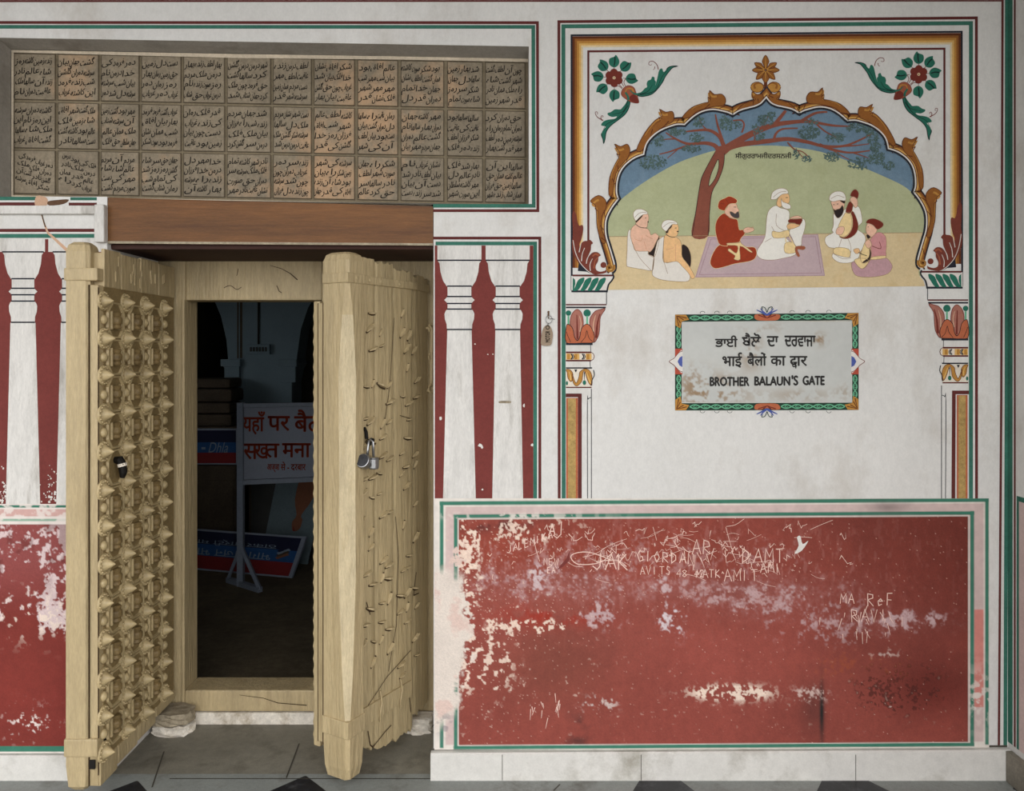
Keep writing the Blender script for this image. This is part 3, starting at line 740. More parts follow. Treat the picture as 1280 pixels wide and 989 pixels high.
# ------------------------------------------------------------------ the mural
mu = thing('mural', 'painted arch mural of seated holy men under a spreading tree', 'mural', P(958, 250))
MXC = 957.3
def MR_(pts, k=.047):      # the right half of the arch is the left half mirrored, hung a little higher
    return [(2 * MXC - x, y - k * (MXC - x) * (1 - .5 * min(1, max(0, (y - 250) / 110)))) for x, y in pts]
b = B()
b.ribbon([(714.6, 363), (714.4, 44.3), (1202, 39.8), (1202.6, 358)], 2.4, 'black_paint', 2)
for k, (o_, w, key) in enumerate(((1.8, 3.2, 'gold0'), (4.6, 3.2, 'gold1'), (7.4, 3.2, 'gold2'), (10, 2.8, 'gold3'), (12.2, 2.4, 'gold4'))):
    b.ribbon([(715.6 + o_, 335), (715.4 + o_, 45.4 + o_ * 1.05), (1201 - o_, 41 + o_ * 1.1), (1201.4 - o_, 330)], w, key, 2 + .1 * k)
b.ribbon([(735.4, 308), (735.4, 64.3), (1180.4, 61), (1180.4, 294)], 2.6, 'dark_red', 2)
b.build('frame_border', mu)
AL = [(957.4, 126.5), (952, 132), (945, 135.5), (938.4, 137.3), (925.6, 141), (915.6, 147.3)]
A1 = [(915.6, 147.3), (910, 144), (903.8, 142.3), (891, 140), (878.3, 142.5), (867.4, 149), (856.5, 159)]
A2 = [(856.5, 159), (849, 158.6), (842, 159.8), (827.4, 165.5), (816.4, 173.7), (810, 182.8), (807, 195.5)]
A3 = [(807, 195.5), (794.6, 200), (783.7, 208.3), (777.3, 217.4), (774.2, 228.3), (773.7, 241), (776.4, 249.2)]
A4 = [(776.4, 249.2), (767.3, 261), (761, 273.8), (759.7, 285), (760.7, 295.3), (763.7, 305.4), (767.7, 318.5), (770.8, 330.7), (769.8, 338.8), (765.7, 342.8)]
BX = [(765.7, 342.8), (766.7, 345.8), (764.7, 351), (760.5, 356), (758.6, 362.5)]
left = []
for seg in (AL, A1, A2, A3, A4): left += cr(seg, 4, False)[:-1]
left.append(A4[-1])
right = list(reversed(MR_(left)))
arch = right[:-1] + left           # from the right foot over the apex to the left foot
b = B(); b.poly(arch + cr(BX, 4, False)[1:] + list(reversed(MR_(cr(BX, 4, False))))[:-1], 'sky_paint', 1); b.build('painted_sky', mu)
hl = cr([(776, 249.5), (796.4, 233.8), (821.9, 217.4), (849.2, 202.8), (874.7, 193.7), (891, 189), (909, 185.5), (930, 183), (958.4, 182), (975, 182.6), (995.5, 184.6), (1026.4, 190), (1059, 201), (1084.7, 212), (1110, 223), (1128.3, 232), (1138.6, 239.6)], 3, False)
low_l = [p for p in left if p[1] > 249.5 and p[0] < 790]; low_r = [p for p in right if p[1] > 240.5 and p[0] > 1120]
b = B(); b.poly(hl + list(reversed(low_r)) + [(1152, 345), (764, 350)] + list(reversed(low_l)), 'hill', 2); b.build('painted_hill', mu)
gl = [p for p in low_l if p[1] > 296]; gr = [p for p in low_r if p[1] > 291]
b = B(); b.poly([(760.8, 296.3), (865, 295.2), (1020, 292.6), (1153.5, 291.2)] + list(reversed(gr)) + list(reversed(MR_(cr(BX, 4, False)[1:])))[::-1] + list(reversed(cr(BX, 4, False)[1:])) + list(reversed(gl)), 'ground_paint', 3)
b.ribbon([(760.8, 296), (865, 295), (1020, 292.3), (1153, 291)], .6, 'outline', 4); b.build('painted_ground', mu)
b = B(); b.poly([(884.6, 296), (1022.5, 293), (1031, 345), (868.8, 347)], 'rug_paint', 4)
b.ribbon([(888.5, 299), (1019, 296), (1026.5, 341.5), (874, 343.4)], .9, 'rug_line', 5, closed=True)
b.ribbon([(885.5, 296.6), (1022, 293.6), (1030.2, 344.5), (869.6, 346.4)], .7, 'rug_line', 5, closed=True)
b.build('painted_rug', mu)
# tree
tr = B()
hole = cr([(885.6, 232), (888.3, 219.2), (893, 208), (897.4, 199.5), (898.3, 208.3), (894.7, 221), (889.2, 230)], 4)
tr.poly(cr([(864.6, 295.2), (870, 262), (873.7, 237.4), (877, 222), (885.6, 204.6), (893.8, 190), (896, 184), (905, 183), (905.5, 192), (904, 208), (898, 225), (890, 240), (887, 262), (885, 295.2)], 4), 'trunk', 4)
tr.poly(hole, 'hill', 5); tr.ribbon(hole, .7, 'ink', 6, closed=True)
tr.ribbon(cr([(865, 295), (870, 262), (873.7, 237.4), (877, 222), (885.6, 204.6), (893.8, 190)], 4, False), .7, 'ink', 6)
tr.ribbon(cr([(905.5, 192), (904, 208), (898, 225), (890, 240), (887, 262), (885, 295)], 4, False), .7, 'ink', 6)
BRN = [0]
def br(pts, w0, w1):
    BRN[0] += 1; tr.ribbon(cr(pts, 5, False), [w0, w1], 'trunk', 4.3 + .012 * BRN[0])
br([(903, 190), (915, 181), (940, 167), (965, 157), (985, 153.5), (1010, 152), (1040, 157), (1062, 158)], 10, 1.5)
br([(968, 156), (976, 146), (982, 138.5)], 5, 3.5); br([(1000, 152.5), (1018, 142), (1034, 140)], 4, 2)
br([(906, 187), (925, 181), (960, 176.5), (985, 174), (1010, 178), (1030, 183), (1055, 182.5), (1075, 175), (1090, 167)], 7, 1.4)
br([(1024, 181), (1040, 187), (1062, 191), (1087, 188.5)], 4, 1.4); br([(1055, 183), (1070, 182), (1086, 180)], 2, 1); br([(1066, 191), (1078, 195), (1086, 198)], 1.6, .8); br([(1042, 189), (1054, 196), (1064, 201)], 1.6, .8)
br([(984, 178), (993, 187), (1003, 190), (1012, 198)], 2, 1); br([(997, 188), (1000, 193), (1004, 198)], 1.2, .8); br([(967, 175), (970, 167), (978, 161.5), (997, 160.5)], 3.4, 1.6)
br([(1020, 155), (1032, 165), (1046, 172)], 2.4, 1)
br([(899, 190), (893, 182), (880, 179), (860, 180), (845, 174), (832, 166)], 6, 1.3); br([(862, 181), (848, 186), (836, 190), (824, 193)], 2.6, 1.2); br([(848, 186), (840, 193), (834, 198)], 1.4, .8); br([(845, 174), (836, 174), (828, 175)], 1.6, 1)
br([(905, 184), (899, 171), (886, 163), (868, 163.5), (856, 165)], 5.5, 1.5); br([(903, 176), (897, 157), (894, 143)], 3.4, 1.6); br([(884, 163), (878, 157), (874, 149)], 1.8, 1)
br([(943, 177), (944, 168), (948, 158)], 2.4, 1.2); br([(927, 166), (930, 156), (926, 150.5), (916, 151)], 2.2, 1.6); br([(950, 163), (956, 152), (960, 146)], 2, 1)
tro = thing('painted_tree', '', '', (0, 0, 0)); del tro['label'], tro['category']; adopt(tro, mu)
tr.build('trunk', tro)
fo = B(); rf = random.Random(2)
for x, y, rx, ry, n in ((816, 203, 17, 9, 60), (846, 165, 12, 5, 26), (822, 176, 9, 7, 24), (864, 186, 12, 5, 28), (873, 152, 8, 7, 26), (870, 172, 9, 6, 22), (913, 157, 14, 6, 36), (905, 150, 6, 5, 14), (957, 150, 10, 8, 34), (949, 169, 7, 7, 22), (1011, 166, 14, 9, 50), (1044, 172, 13, 6, 34), (1072, 160, 15, 6, 36), (1040, 196, 10, 6, 28), (1074, 204, 15, 8, 40), (1096, 197, 10, 9, 36), (1110, 207, 8, 5, 18), (995, 193, 4, 6, 12), (1008, 199, 6, 4, 14), (1090, 172, 8, 7, 24), (1094, 184, 7, 6, 20), (945, 160, 5, 5, 10), (1014, 152, 9, 4, 14), (1086, 162, 8, 5, 14), (965, 144, 5, 4, 10)):
    for q in range(int(n * 2.2)):
        a, r = rf.uniform(0, 6.28), math.sqrt(rf.random())
        px, py = x + rx * r * math.cos(a), y + ry * r * math.sin(a)
        fo.disc(px, py, rf.uniform(1.2, 2.3), rf.choice(('leafy', 'leafy', 'leafy_dark')), 4.75, ry=rf.uniform(.5, .9), n=6, rot=rf.uniform(0, 3))
fo.build('foliage', tro, kind='stuff')
b = B(); lettering(b, 'ਸੀਗੁਰਰਾਮਜੀਦਰਸਨਜੀ', 919, 190.5, 989, 199.5, 'ink', 5, bold=.15, res=2); b.build('inscription', mu)

# arch border with gold leaf curls
def offset(pts, d_):
    out = []; n = len(pts)
    for i in range(n):
        a = Vector(pts[max(0, i - 1)]); c = Vector(pts[min(n - 1, i + 1)]); bq = Vector(pts[i])
        d1 = (bq - a) if i else (c - bq); d2 = (c - bq) if i < n - 1 else d1
        d1.normalize(); d2.normalize()
        nn = Vector((d1.y + d2.y, -d1.x - d2.x)).normalized(); k = max(.6, nn.dot(Vector((d1.y, -d1.x))))
        out.append(tuple(bq - nn * d_ / k))
    return out
b = B()
curls = [
    [(921, 138), (930, 130), (944, 125), (940.5, 121.5), (940, 115), (946, 118.5), (952, 118), (954, 123), (948, 130), (935, 134)],
    [(852.8, 147), (864, 135), (878, 129.5), (887, 126.5), (886.6, 113.6), (892.8, 118.4), (902, 118), (906.8, 124.5), (904, 132), (890, 134), (872, 139), (862, 147)],
    [(795.5, 187.5), (806, 166), (819, 150.5), (827.4, 145.5), (824.4, 137), (832, 140.5), (840, 139.5), (842.4, 146), (840, 153), (830, 158), (814, 171), (803, 188)],
    [(761, 243), (762, 222), (769, 205), (774.6, 193.4), (768.2, 180.6), (775.4, 183.4), (784, 180.5), (787.4, 188), (785, 197), (780, 203), (770, 217), (765.5, 243)],
    [(752, 303), (746.5, 285), (745.5, 268), (744, 257), (738, 251.4), (748, 244.5), (756.5, 250), (757.5, 260), (752.5, 270), (751.5, 283), (757, 302)]]
for cc in curls:
    for pts in (cc, MR_(cc)):
        pts = cr(pts, 3); b.poly(pts, 'gold1', 4.86); b.ribbon(pts, .9, 'gold0', 5.9, closed=True)
        mid = pts[len(pts) // 6: len(pts) // 2]
        cxm = sum(p[0] for p in pts) / len(pts); cym = sum(p[1] for p in pts) / len(pts)
        b.ribbon([(p[0] + (cxm - p[0]) * .22, p[1] + (cym - p[1]) * .22) for p in pts[2:len(pts) // 2]], [.6, 2.6], 'gold2', 5.2)
        b.ribbon([(p[0] + (cxm - p[0]) * .5, p[1] + (cym - p[1]) * .5) for p in pts[4:len(pts) // 2 - 2]], [.3, 1.2], 'gold0', 5.5)
for o_, w, key, ly in ((11.2, 1.8, 'black_paint', 4), (7.2, 7.0, 'gold0', 4.2), (7.6, 4.4, 'gold1', 4.4), (6.4, 2.6, 'gold2', 4.6), (5.9, 1.0, 'gold3', 4.8), (3.0, 1.8, 'white_line', 6.3), (1.0, 2.4, 'black_paint', 6.6)):
    b.ribbon(offset(arch, o_), w, key, ly)
b.build('arch_border', mu)
b = B()                                                                  # rope twists on the border
for pts in ([(772, 146)],):
    pass
n_a = len(arch)
for i in range(6, n_a - 6, 5):
    if i % 25 > 12: continue
    p = offset(arch, 9.6)[i]; q = offset(arch, 5)[min(n_a - 1, i + 2)]
    b.ribbon([p, ((p[0] + q[0]) / 2, (p[1] + q[1]) / 2), q], [1.4, .6], 'gold0', 6.25)
for s_ in (0, 1):
    for (cx_, cy_) in ((762.2, 334.5),):
        sp_ = [(cx_ + (6 - k * .45) * math.cos(k * .8 - .6), cy_ + (6 - k * .45) * math.sin(k * .8 - .6)) for k in range(12)]
        if s_: sp_ = MR_(sp_)
        b.ribbon(sp_, [3, 1.4], 'gold2', 6.9); b.ribbon(sp_, [.6, .5], 'gold0', 7.1)
b.build('rope_detail', mu)
# finial
b = B()
cxf, cyf = 956.9, 88
for ang, ln, w in ((-90, 19, 4.2), (-140, 18, 3.6), (-40, 18, 3.6), (-172, 17, 3.6), (-8, 17.5, 3.6), (142, 15, 3.8), (38, 15, 3.8), (90, 16, 4.4)):
    a = math.radians(ang); u = (math.cos(a), math.sin(a)); n = (-u[1], u[0])
    cv = 2.2 if ang not in (-90, 90) else 0
    sgn = 1 if math.cos(a) > 0 else -1
    def q(t, h): return (cxf + u[0] * ln * t + n[0] * h, cyf + u[1] * ln * t + n[1] * h + cv * t * t)
    lf = cr([q(.05, 0), q(.4, w * .7), q(.62, w), q(1, 0), q(.62, -w), q(.4, -w * .7)], 3)
    b.poly(lf, 'gold1', 2); b.ribbon(lf, .7, 'gold0', 2.4, closed=True); b.ribbon([q(.1, 0), q(.5, 0), q(.9, 0)], [1.8, .5], 'gold2', 2.6)
for s_ in (-1, 1):
    b.disc(cxf + s_ * 10.6, 109.2, 8.4, 'gold2', 2, ry=6.8); 
    b.ribbon([(cxf + s_ * (10.6 + 8.2 * math.cos(a * .5)), 109.2 + 6.6 * math.sin(a * .5)) for a in range(13)], .9, 'gold0', 2.4)
    b.ribbon(cr([(cxf + s_ * 2, 107), (cxf + s_ * 8, 104), (cxf + s_ * 14, 106), (cxf + s_ * 13, 111)], 4, False), [1, 3], 'gold1', 2.3)
    b.poly(cr([(cxf + s_ * 6, 121), (cxf + s_ * 9, 119), (cxf + s_ * 15.5, 117), (cxf + s_ * 14, 123), (cxf + s_ * 10, 125)], 3), 'gold1', 2)
b.poly([(cxf - 2, 103), (cxf + 2, 103), (cxf + 2, 117), (cxf + .4, 125), (cxf - .4, 125), (cxf - 2, 117)], 'gold0', 2.2)
b.build('finial', mu)
# corner flowers
def corner(mir):
    f7 = crop(735, 60, 8.6)
    def X(pts, k=None):
        pts = f7(pts)
        return [(2 * MXC + 1.2 - x, y - 4.4) for x, y in pts] if mir else pts
    b = B(); g = {'c': thing('corner_flower', '', '')}; o = g['c']; del o['label'], o['category']; adopt(o, mu)
    l1 = [(520, 490), (570, 476), (610, 435), (635, 420), (630, 385), (645, 352), (675, 340), (690, 308), (714, 318), (716, 345), (730, 365), (722, 410), (735, 365), (748, 310), (765, 240), (795, 220), (815, 260), (860, 212), (910, 195), (962, 197), (910, 212), (870, 255), (830, 310), (800, 370), (740, 450), (680, 500), (590, 522), (530, 512)]
    l2 = [(395, 482), (425, 540), (405, 595), (365, 645), (345, 662), (290, 660), (245, 690), (212, 700), (215, 722), (260, 742), (312, 736), (285, 762), (215, 772), (165, 792), (140, 832), (192, 846), (160, 885), (143, 935), (160, 980), (168, 1025), (183, 980), (196, 905), (240, 840), (330, 770), (400, 712), (440, 640), (452, 560), (430, 505)]
    for l in (l1, l2):
        p = X(cr(l, 3)); b.poly(p, 'teal', 2)
        nn = len(p) // 2; b.ribbon(p[nn + 8:-2], 1.0, 'teal_dark', 2.5)
    b.ribbon(X(cr([(540, 500), (640, 470), (690, 400)], 4, False)), [1.1, .4], 'teal_dark', 2.6); b.ribbon(X(cr([(560, 505), (720, 460), (790, 320), (860, 230)], 4, False)), [1, .4], 'teal_dark', 2.6)
    b.ribbon(X(cr([(430, 560), (380, 680), (260, 715)], 4, False)), [1, .4], 'teal_dark', 2.6); b.ribbon(X(cr([(430, 620), (330, 750), (200, 820), (160, 900)], 4, False)), [1, .4], 'teal_dark', 2.6)
    for q_, (lx, ly) in enumerate(((280, 148), (162, 192), (105, 307), (155, 440), (285, 508), (467, 330), (400, 197))):
        a = math.atan2(ly - 322, lx - 280); r = 62
        u = (math.cos(a), math.sin(a)); n = (-u[1], u[0])
        lf = [(lx - u[0] * r, ly - u[1] * r), (lx - u[0] * r * .6 + n[0] * r * .72, ly - u[1] * r * .6 + n[1] * r * .72), (lx + u[0] * r * .2 + n[0] * r * .9, ly + u[1] * r * .2 + n[1] * r * .9), (lx + u[0] * r * 1.15 + n[0] * r * .35, ly + u[1] * r * 1.15 + n[1] * r * .35), (lx + u[0] * r * .85, ly + u[1] * r * .85), (lx + u[0] * r * .5 - n[0] * r * .8, ly + u[1] * r * .5 - n[1] * r * .8), (lx - u[0] * r * .5 - n[0] * r * .8, ly - u[1] * r * .5 - n[1] * r * .8)]
        b.poly(X(cr(lf, 4)), 'teal', 2)
        b.ribbon(X(cr([(lx - u[0] * r * .7, ly - u[1] * r * .7), (lx + n[0] * 8, ly + n[1] * 8), (lx + u[0] * r * .8 + n[0] * 10, ly + u[1] * r * .8)], 4, False)), [1.4, 1.8], 'teal_dark', 2.5)
        b.ribbon(X([(lx - u[0] * r, ly - u[1] * r), (lx - u[0] * (r + 26), ly - u[1] * (r + 26))]), .7, 'petal_brown', 2)
    for t_ in ([(165, 780), (110, 752), (85, 722), (78, 692), (98, 688), (104, 708), (94, 712)], [(150, 782), (138, 750), (150, 728), (164, 738), (154, 748)], [(755, 232), (740, 180), (700, 145), (660, 150), (653, 178), (676, 186), (684, 176)], [(718, 200), (712, 228), (696, 232)]):
        b.ribbon(X(cr(t_, 4, False)), [1.0, .5], 'petal_brown', 2)
    b.ribbon(X(cr([(290, 420), (330, 410), (365, 440)], 3, False)), .8, 'petal_brown', 2); b.ribbon(X(cr([(405, 330), (385, 370), (405, 415)], 3, False)), .8, 'petal_brown', 2); b.ribbon(X([(330, 390), (370, 430)]), .8, 'petal_brown', 2); b.ribbon(X([(360, 370), (385, 415)]), .8, 'petal_brown', 2)
    b.build('leaf', o)
    b = B()
    for k in range(6):
        a = k * math.pi / 3 + .5; c_ = X([(280 + 58 * math.cos(a), 322 + 58 * math.sin(a))])[0]; b.disc(c_[0], c_[1], 4.9, 'petal_brown', 2 + k * .05, n=14)
    c_ = X([(280, 322)])[0]; b.disc(c_[0], c_[1], 5.5, 'petal_brown', 2.4); b.disc(c_[0], c_[1], 1.9, 'gold4', 2.8, n=10); b.disc(c_[0], c_[1], .8, 'petal_brown', 3, n=8)
    b.build('flower', o)
    b = B(); p = X(cr([(357, 500), (375, 440), (430, 406), (490, 425), (515, 480), (538, 545), (542, 592), (470, 585), (400, 545)], 4)); b.poly(p, 'acanthus_light', 3); b.ribbon(p, .7, 'petal_brown', 3.4, closed=True)
    p = X(cr([(540, 590), (470, 578), (440, 540), (480, 500), (520, 520)], 3)); b.poly(p, 'petal_brown', 3.3)
    b.ribbon(X(cr([(400, 480), (420, 440), (470, 440), (490, 475)], 4, False)), [1, 2], 'gold2', 3.5); b.ribbon(X(cr([(400, 478), (428, 520), (434, 560)], 4, False)), [2, 3], 'teal', 3.6); b.ribbon(X(cr([(450, 455), (490, 490), (530, 500)], 4, False)), [1, 2.6], 'teal', 3.6)
    b.build('bud', o)
corner(False); corner(True)
# acanthus brackets at the arch feet
f8 = crop(700, 270, 9.89)
def bracket(mir):
    def X(p, k=.0245):
        p = f8(p); return [(2 * 958.6 - x, y - 4.6 - max(0, (330 - y) * .1)) for x, y in p] if mir else p
    b = B()
    b.poly(X(cr([(150, 420), (148, 320), (160, 220), (155, 100), (152, -20), (175, -60), (205, 0), (215, 60), (235, 120), (275, 112), (288, 150), (280, 220), (260, 300), (240, 350), (250, 400), (262, 340), (300, 312), (340, 308), (370, 296), (405, 330), (402, 345), (385, 360), (380, 420), (360, 470), (330, 540), (328, 590), (350, 510), (400, 455), (460, 448), (500, 480), (498, 492), (475, 510), (470, 560), (440, 620), (450, 670), (500, 690), (560, 675), (575, 660), (570, 700), (500, 718), (400, 718), (300, 640), (215, 560), (170, 480)], 3)), 'acanthus', 4)
    for l in ([(235, 450), (250, 380), (262, 330)], [(265, 560), (275, 470), (305, 395)], [(375, 680), (370, 600), (400, 530)], [(325, 590), (335, 530), (365, 480)]):
        b.ribbon(X(cr(l, 4, False)), [1.0, .6], 'white_line', 5)
    b.ribbon(X(cr([(160, 300), (190, 450), (250, 580), (330, 670), (400, 720)], 4, False)), .8, 'white_line', 5)
    b.poly(X([(160, 410), (215, 560), (230, 590), (220, 680), (330, 690), (395, 722), (320, 660), (240, 570), (180, 450)]), 'black_paint', 3.8)
    b.disc(*X([(537, 607)])[0], 3.7, 'acanthus', 4); b.ribbon(X(cr([(400, 500), (440, 470), (480, 490)], 3, False)), [1.4, 3], 'acanthus_light', 4.6)
    b.ribbon(X(cr([(420, 650), (430, 560), (470, 510)], 3, False)), [2, 1], 'acanthus_light', 4.6)
    b.poly(X([(140, 742), (650, 742), (655, 760), (600, 850), (580, 930), (140, 930)]), 'white_line', 3)
    b.rect(*[v for p in (X([(155, 725)])[0],) for v in p], *X([(650, 748)])[0], 'dark_red', 4)
    b.rect(*X([(140, 920)])[0], *X([(590, 945)])[0], 'black_paint', 4)
    b.ribbon(X(cr([(650, 715), (662, 755), (640, 800), (600, 850), (578, 940)], 4, False)), 1.9, 'black_paint', 6)
    for k in range(4):
        o_ = k * 88
        b.poly(X(cr([(175 + o_ - 10, 925), (190 + o_, 870), (220 + o_, 800), (280 + o_ - 20, 770), (310 + o_ - 10, 765), (295 + o_, 810), (270 + o_, 850), (225 + o_, 915)], 3)), 'teal', 4)
    b.poly(X([(158, 760), (185, 790), (190, 840), (165, 925), (156, 925)]), 'teal', 4)
    b.build('bracket', mu)
bracket(False); bracket(True)

# figures of the mural
def figure(label, org, sc, parts):
    o = thing('person', label, '', (0, 0, 0)); del o['category']; adopt(o, mu)
    X = crop(org[0], org[1], sc)
    for k, (nm, shapes) in enumerate(parts):
        b = B()
        for q, sh in enumerate(shapes):
            if nm == 'hand' and q and sh[0] != 'l': b.build(nm, o); b = B()
            if sh[0] == 'l': b.ribbon(X(cr(sh[2], 3, False)), sh[3] if len(sh) > 3 else .5, sh[1], 6.6 + k * .3 + q * .02); continue
            p = X(cr(sh[1], 3)); b.poly(p, sh[0], 6 + k * .3 + q * .02)
            if len(sh) < 3: b.ribbon(p, .5, 'outline' if sh[0] != 'robe_red' else 'sash', 6.1 + k * .3 + q * .02, closed=True)
        b.build(nm, o)
figure('bare backed man in white turban seated at far left', (780, 250), 8.99, [
    ('cloak', [('ink', [(385, 418), (395, 440), (370, 560), (340, 640), (290, 625), (268, 595), (330, 540)]), ('cloth_shade', [(50, 345), (75, 340), (72, 400), (100, 510), (140, 572), (265, 576), (275, 612), (335, 645), (330, 740), (310, 795), (200, 780), (60, 755), (28, 728), (35, 560), (38, 420)]), ('l', 'outline', [(105, 520), (180, 660), (300, 790)])]),
    ('body', [('skin_pink', [(130, 278), (165, 300), (250, 318), (285, 350), (302, 395), (345, 375), (375, 392), (387, 418), (350, 490), (330, 540), (288, 587), (265, 577), (130, 572), (100, 500), (70, 400), (85, 320)]), ('l', 'skin_dark', [(205, 400), (190, 460), (120, 440)]), ('l', 'skin_dark', [(245, 400), (320, 440)]), ('l', 'skin_dark', [(225, 470), (250, 560)])]),
    ('face', [('skin_pink', [(205, 170), (262, 155), (277, 205), (268, 250), (264, 275), (258, 305), (220, 318), (165, 300), (130, 270), (150, 240), (185, 205)]), ('l', 'ink', [(130, 275), (180, 308), (255, 318)], .7), ('l', 'ink', [(232, 205), (250, 203)], .7), ('l', 'ink', [(262, 250), (276, 248)], 1.4)]),
    ('hair', [('ink', [(130, 235), (165, 205), (210, 166), (205, 185), (180, 215), (150, 245), (135, 257)])]),
    ('turban', [('cloth_white', [(103, 180), (110, 135), (145, 107), (200, 106), (250, 130), (263, 157), (210, 168), (165, 205), (130, 235)]), ('l', 'outline', [(120, 200), (170, 150), (250, 140)])])])
figure('bare backed man in white turban leaning on his hand', (780, 250), 8.99, [
    ('cloak', [('ink', [(648, 513), (690, 512), (730, 560), (752, 650), (740, 757), (690, 690), (650, 650)]), ('cloth_shade', [(420, 425), (447, 413), (440, 520), (445, 700), (590, 690), (650, 740), (720, 820), (740, 855), (720, 912), (600, 917), (430, 900), (330, 860), (316, 800), (335, 640), (365, 500), (385, 450)]), ('l', 'outline', [(440, 560), (450, 700), (490, 830)])]),
    ('body', [('skin_tan', [(455, 405), (490, 400), (560, 416), (600, 428), (635, 470), (647, 550), (652, 640), (720, 730), (780, 830), (792, 870), (760, 885), (720, 820), (650, 745), (590, 692), (450, 702), (440, 600), (445, 480)]), ('l', 'skin_dark', [(575, 500), (580, 690)]), ('l', 'skin_dark', [(470, 560), (560, 540)])]),
    ('face', [('skin_tan', [(540, 277), (592, 270), (611, 310), (605, 365), (595, 400), (560, 417), (500, 410), (470, 385), (495, 365), (510, 320)]), ('l', 'ink', [(475, 390), (520, 415), (570, 420)], .7), ('l', 'ink', [(570, 318), (590, 316)], .7), ('l', 'ink', [(592, 357), (612, 354)], 1.4)]),
    ('hair', [('ink', [(470, 350), (500, 318), (540, 276), (530, 310), (500, 340), (490, 370), (470, 377)])]),
    ('turban', [('cloth_white', [(420, 290), (440, 245), (490, 226), (550, 233), (592, 255), (592, 277), (540, 277), (500, 320), (470, 352), (430, 322)]), ('l', 'outline', [(435, 310), (500, 262), (580, 262)])])])
figure('bearded man in rust red robe and red turban with palms together', (870, 230), 8.2375, [
    ('skirt', [('robe_red', [(240, 628), (340, 618), (455, 618), (520, 650), (602, 655), (622, 720), (600, 772), (540, 800), (400, 822), (300, 852), (200, 872), (153, 840), (146, 790), (180, 700)])]),
    ('coat', [('robe_red', [(290, 303), (340, 345), (385, 360), (425, 373), (442, 470), (480, 473), (502, 510), (460, 562), (440, 602), (340, 612), (320, 640), (245, 627), (213, 560), (196, 470), (203, 400), (235, 340)])]),
    ('hand', [('skin_pink', [(485, 475), (520, 448), (580, 453), (597, 475), (560, 497), (505, 507)]), ('l', 'skin_dark', [(520, 470), (560, 462), (590, 440)])]),
    ('sash', [('sash', [(322, 610), (440, 608), (455, 588), (470, 620), (572, 695), (555, 702), (450, 640), (452, 777), (388, 775), (400, 740), (330, 690), (345, 668), (412, 715), (425, 640), (330, 632)])]),
    ('face', [('skin_pink', [(330, 215), (360, 203), (407, 200), (427, 250), (440, 275), (425, 330), (390, 357), (345, 345), (300, 310), (293, 280), (320, 240)]), ('l', 'ink', [(385, 240), (410, 240)], .7)]),
    ('beard', [('beard_grey', [(345, 288), (370, 290), (400, 308), (420, 290), (437, 292), (442, 347), (400, 352), (360, 327)])]),
    ('turban', [('robe_red', [(223, 225), (240, 175), (290, 150), (340, 128), (395, 148), (422, 175), (405, 202), (350, 207), (310, 245), (290, 277), (240, 264), (226, 245)]), ('l', 'maroon', [(300, 160), (330, 200), (300, 250)]), ('l', 'maroon', [(250, 200), (290, 210)])])])
figure('white bearded man in white robe holding a small bowl', (940, 225), 8.244, [
    ('robe', [('cloth_white', [(385, 520), (510, 403), (547, 440), (537, 520), (512, 600), (502, 682), (450, 682), (410, 600)]), ('cloth_white', [(240, 265), (290, 290), (340, 300), (382, 330), (382, 400), (387, 430), (360, 470), (370, 530), (372, 580), (340, 590), (440, 690), (442, 772), (300, 812), (200, 827), (100, 817), (48, 770), (60, 710), (130, 590), (148, 400), (175, 310)]), ('l', 'outline', [(250, 350), (250, 470), (340, 530)]), ('l', 'outline', [(200, 480), (230, 540)]), ('l', 'outline', [(130, 640), (200, 600)])]),
    ('sash', [('sash', [(208, 530), (280, 540), (370, 518), (382, 570), (350, 592), (220, 597)]), ('sash', [(335, 660), (400, 640), (450, 690), (442, 750), (340, 752)]), ('l', 'sash', [(340, 590), (350, 660)], 1.2), ('l', 'sash', [(380, 580), (430, 670)], 1.2)]),
    ('foot', [('acanthus_light', [(450, 688), (530, 683), (547, 705), (520, 722), (465, 717), (490, 780), (470, 792), (443, 740)])]),
    ('bowl', [('maroon', [(375, 440), (387, 405), (512, 400), (495, 460), (465, 472), (440, 447)]), ('skin_pink', [(390, 404), (420, 378), (480, 372), (510, 398)])]),
    ('hand', [('skin_tan', [(358, 470), (400, 448), (460, 458), (492, 470), (430, 500), (370, 507)])]),
    ('face', [('skin_tan', [(300, 155), (365, 143), (384, 190), (375, 240), (330, 242), (290, 282), (253, 260), (258, 210)]), ('l', 'ink', [(345, 183), (365, 183)], .8)]),
    ('beard', [('cloth_white', [(298, 190), (312, 225), (350, 240), (392, 262), (390, 297), (340, 297), (303, 265)])]),
    ('turban', [('cloth_white', [(193, 185), (208, 130), (260, 95), (320, 88), (362, 110), (367, 140), (310, 150), (270, 180), (240, 202), (195, 202)]), ('l', 'outline', [(215, 180), (280, 130), (350, 120)])])])
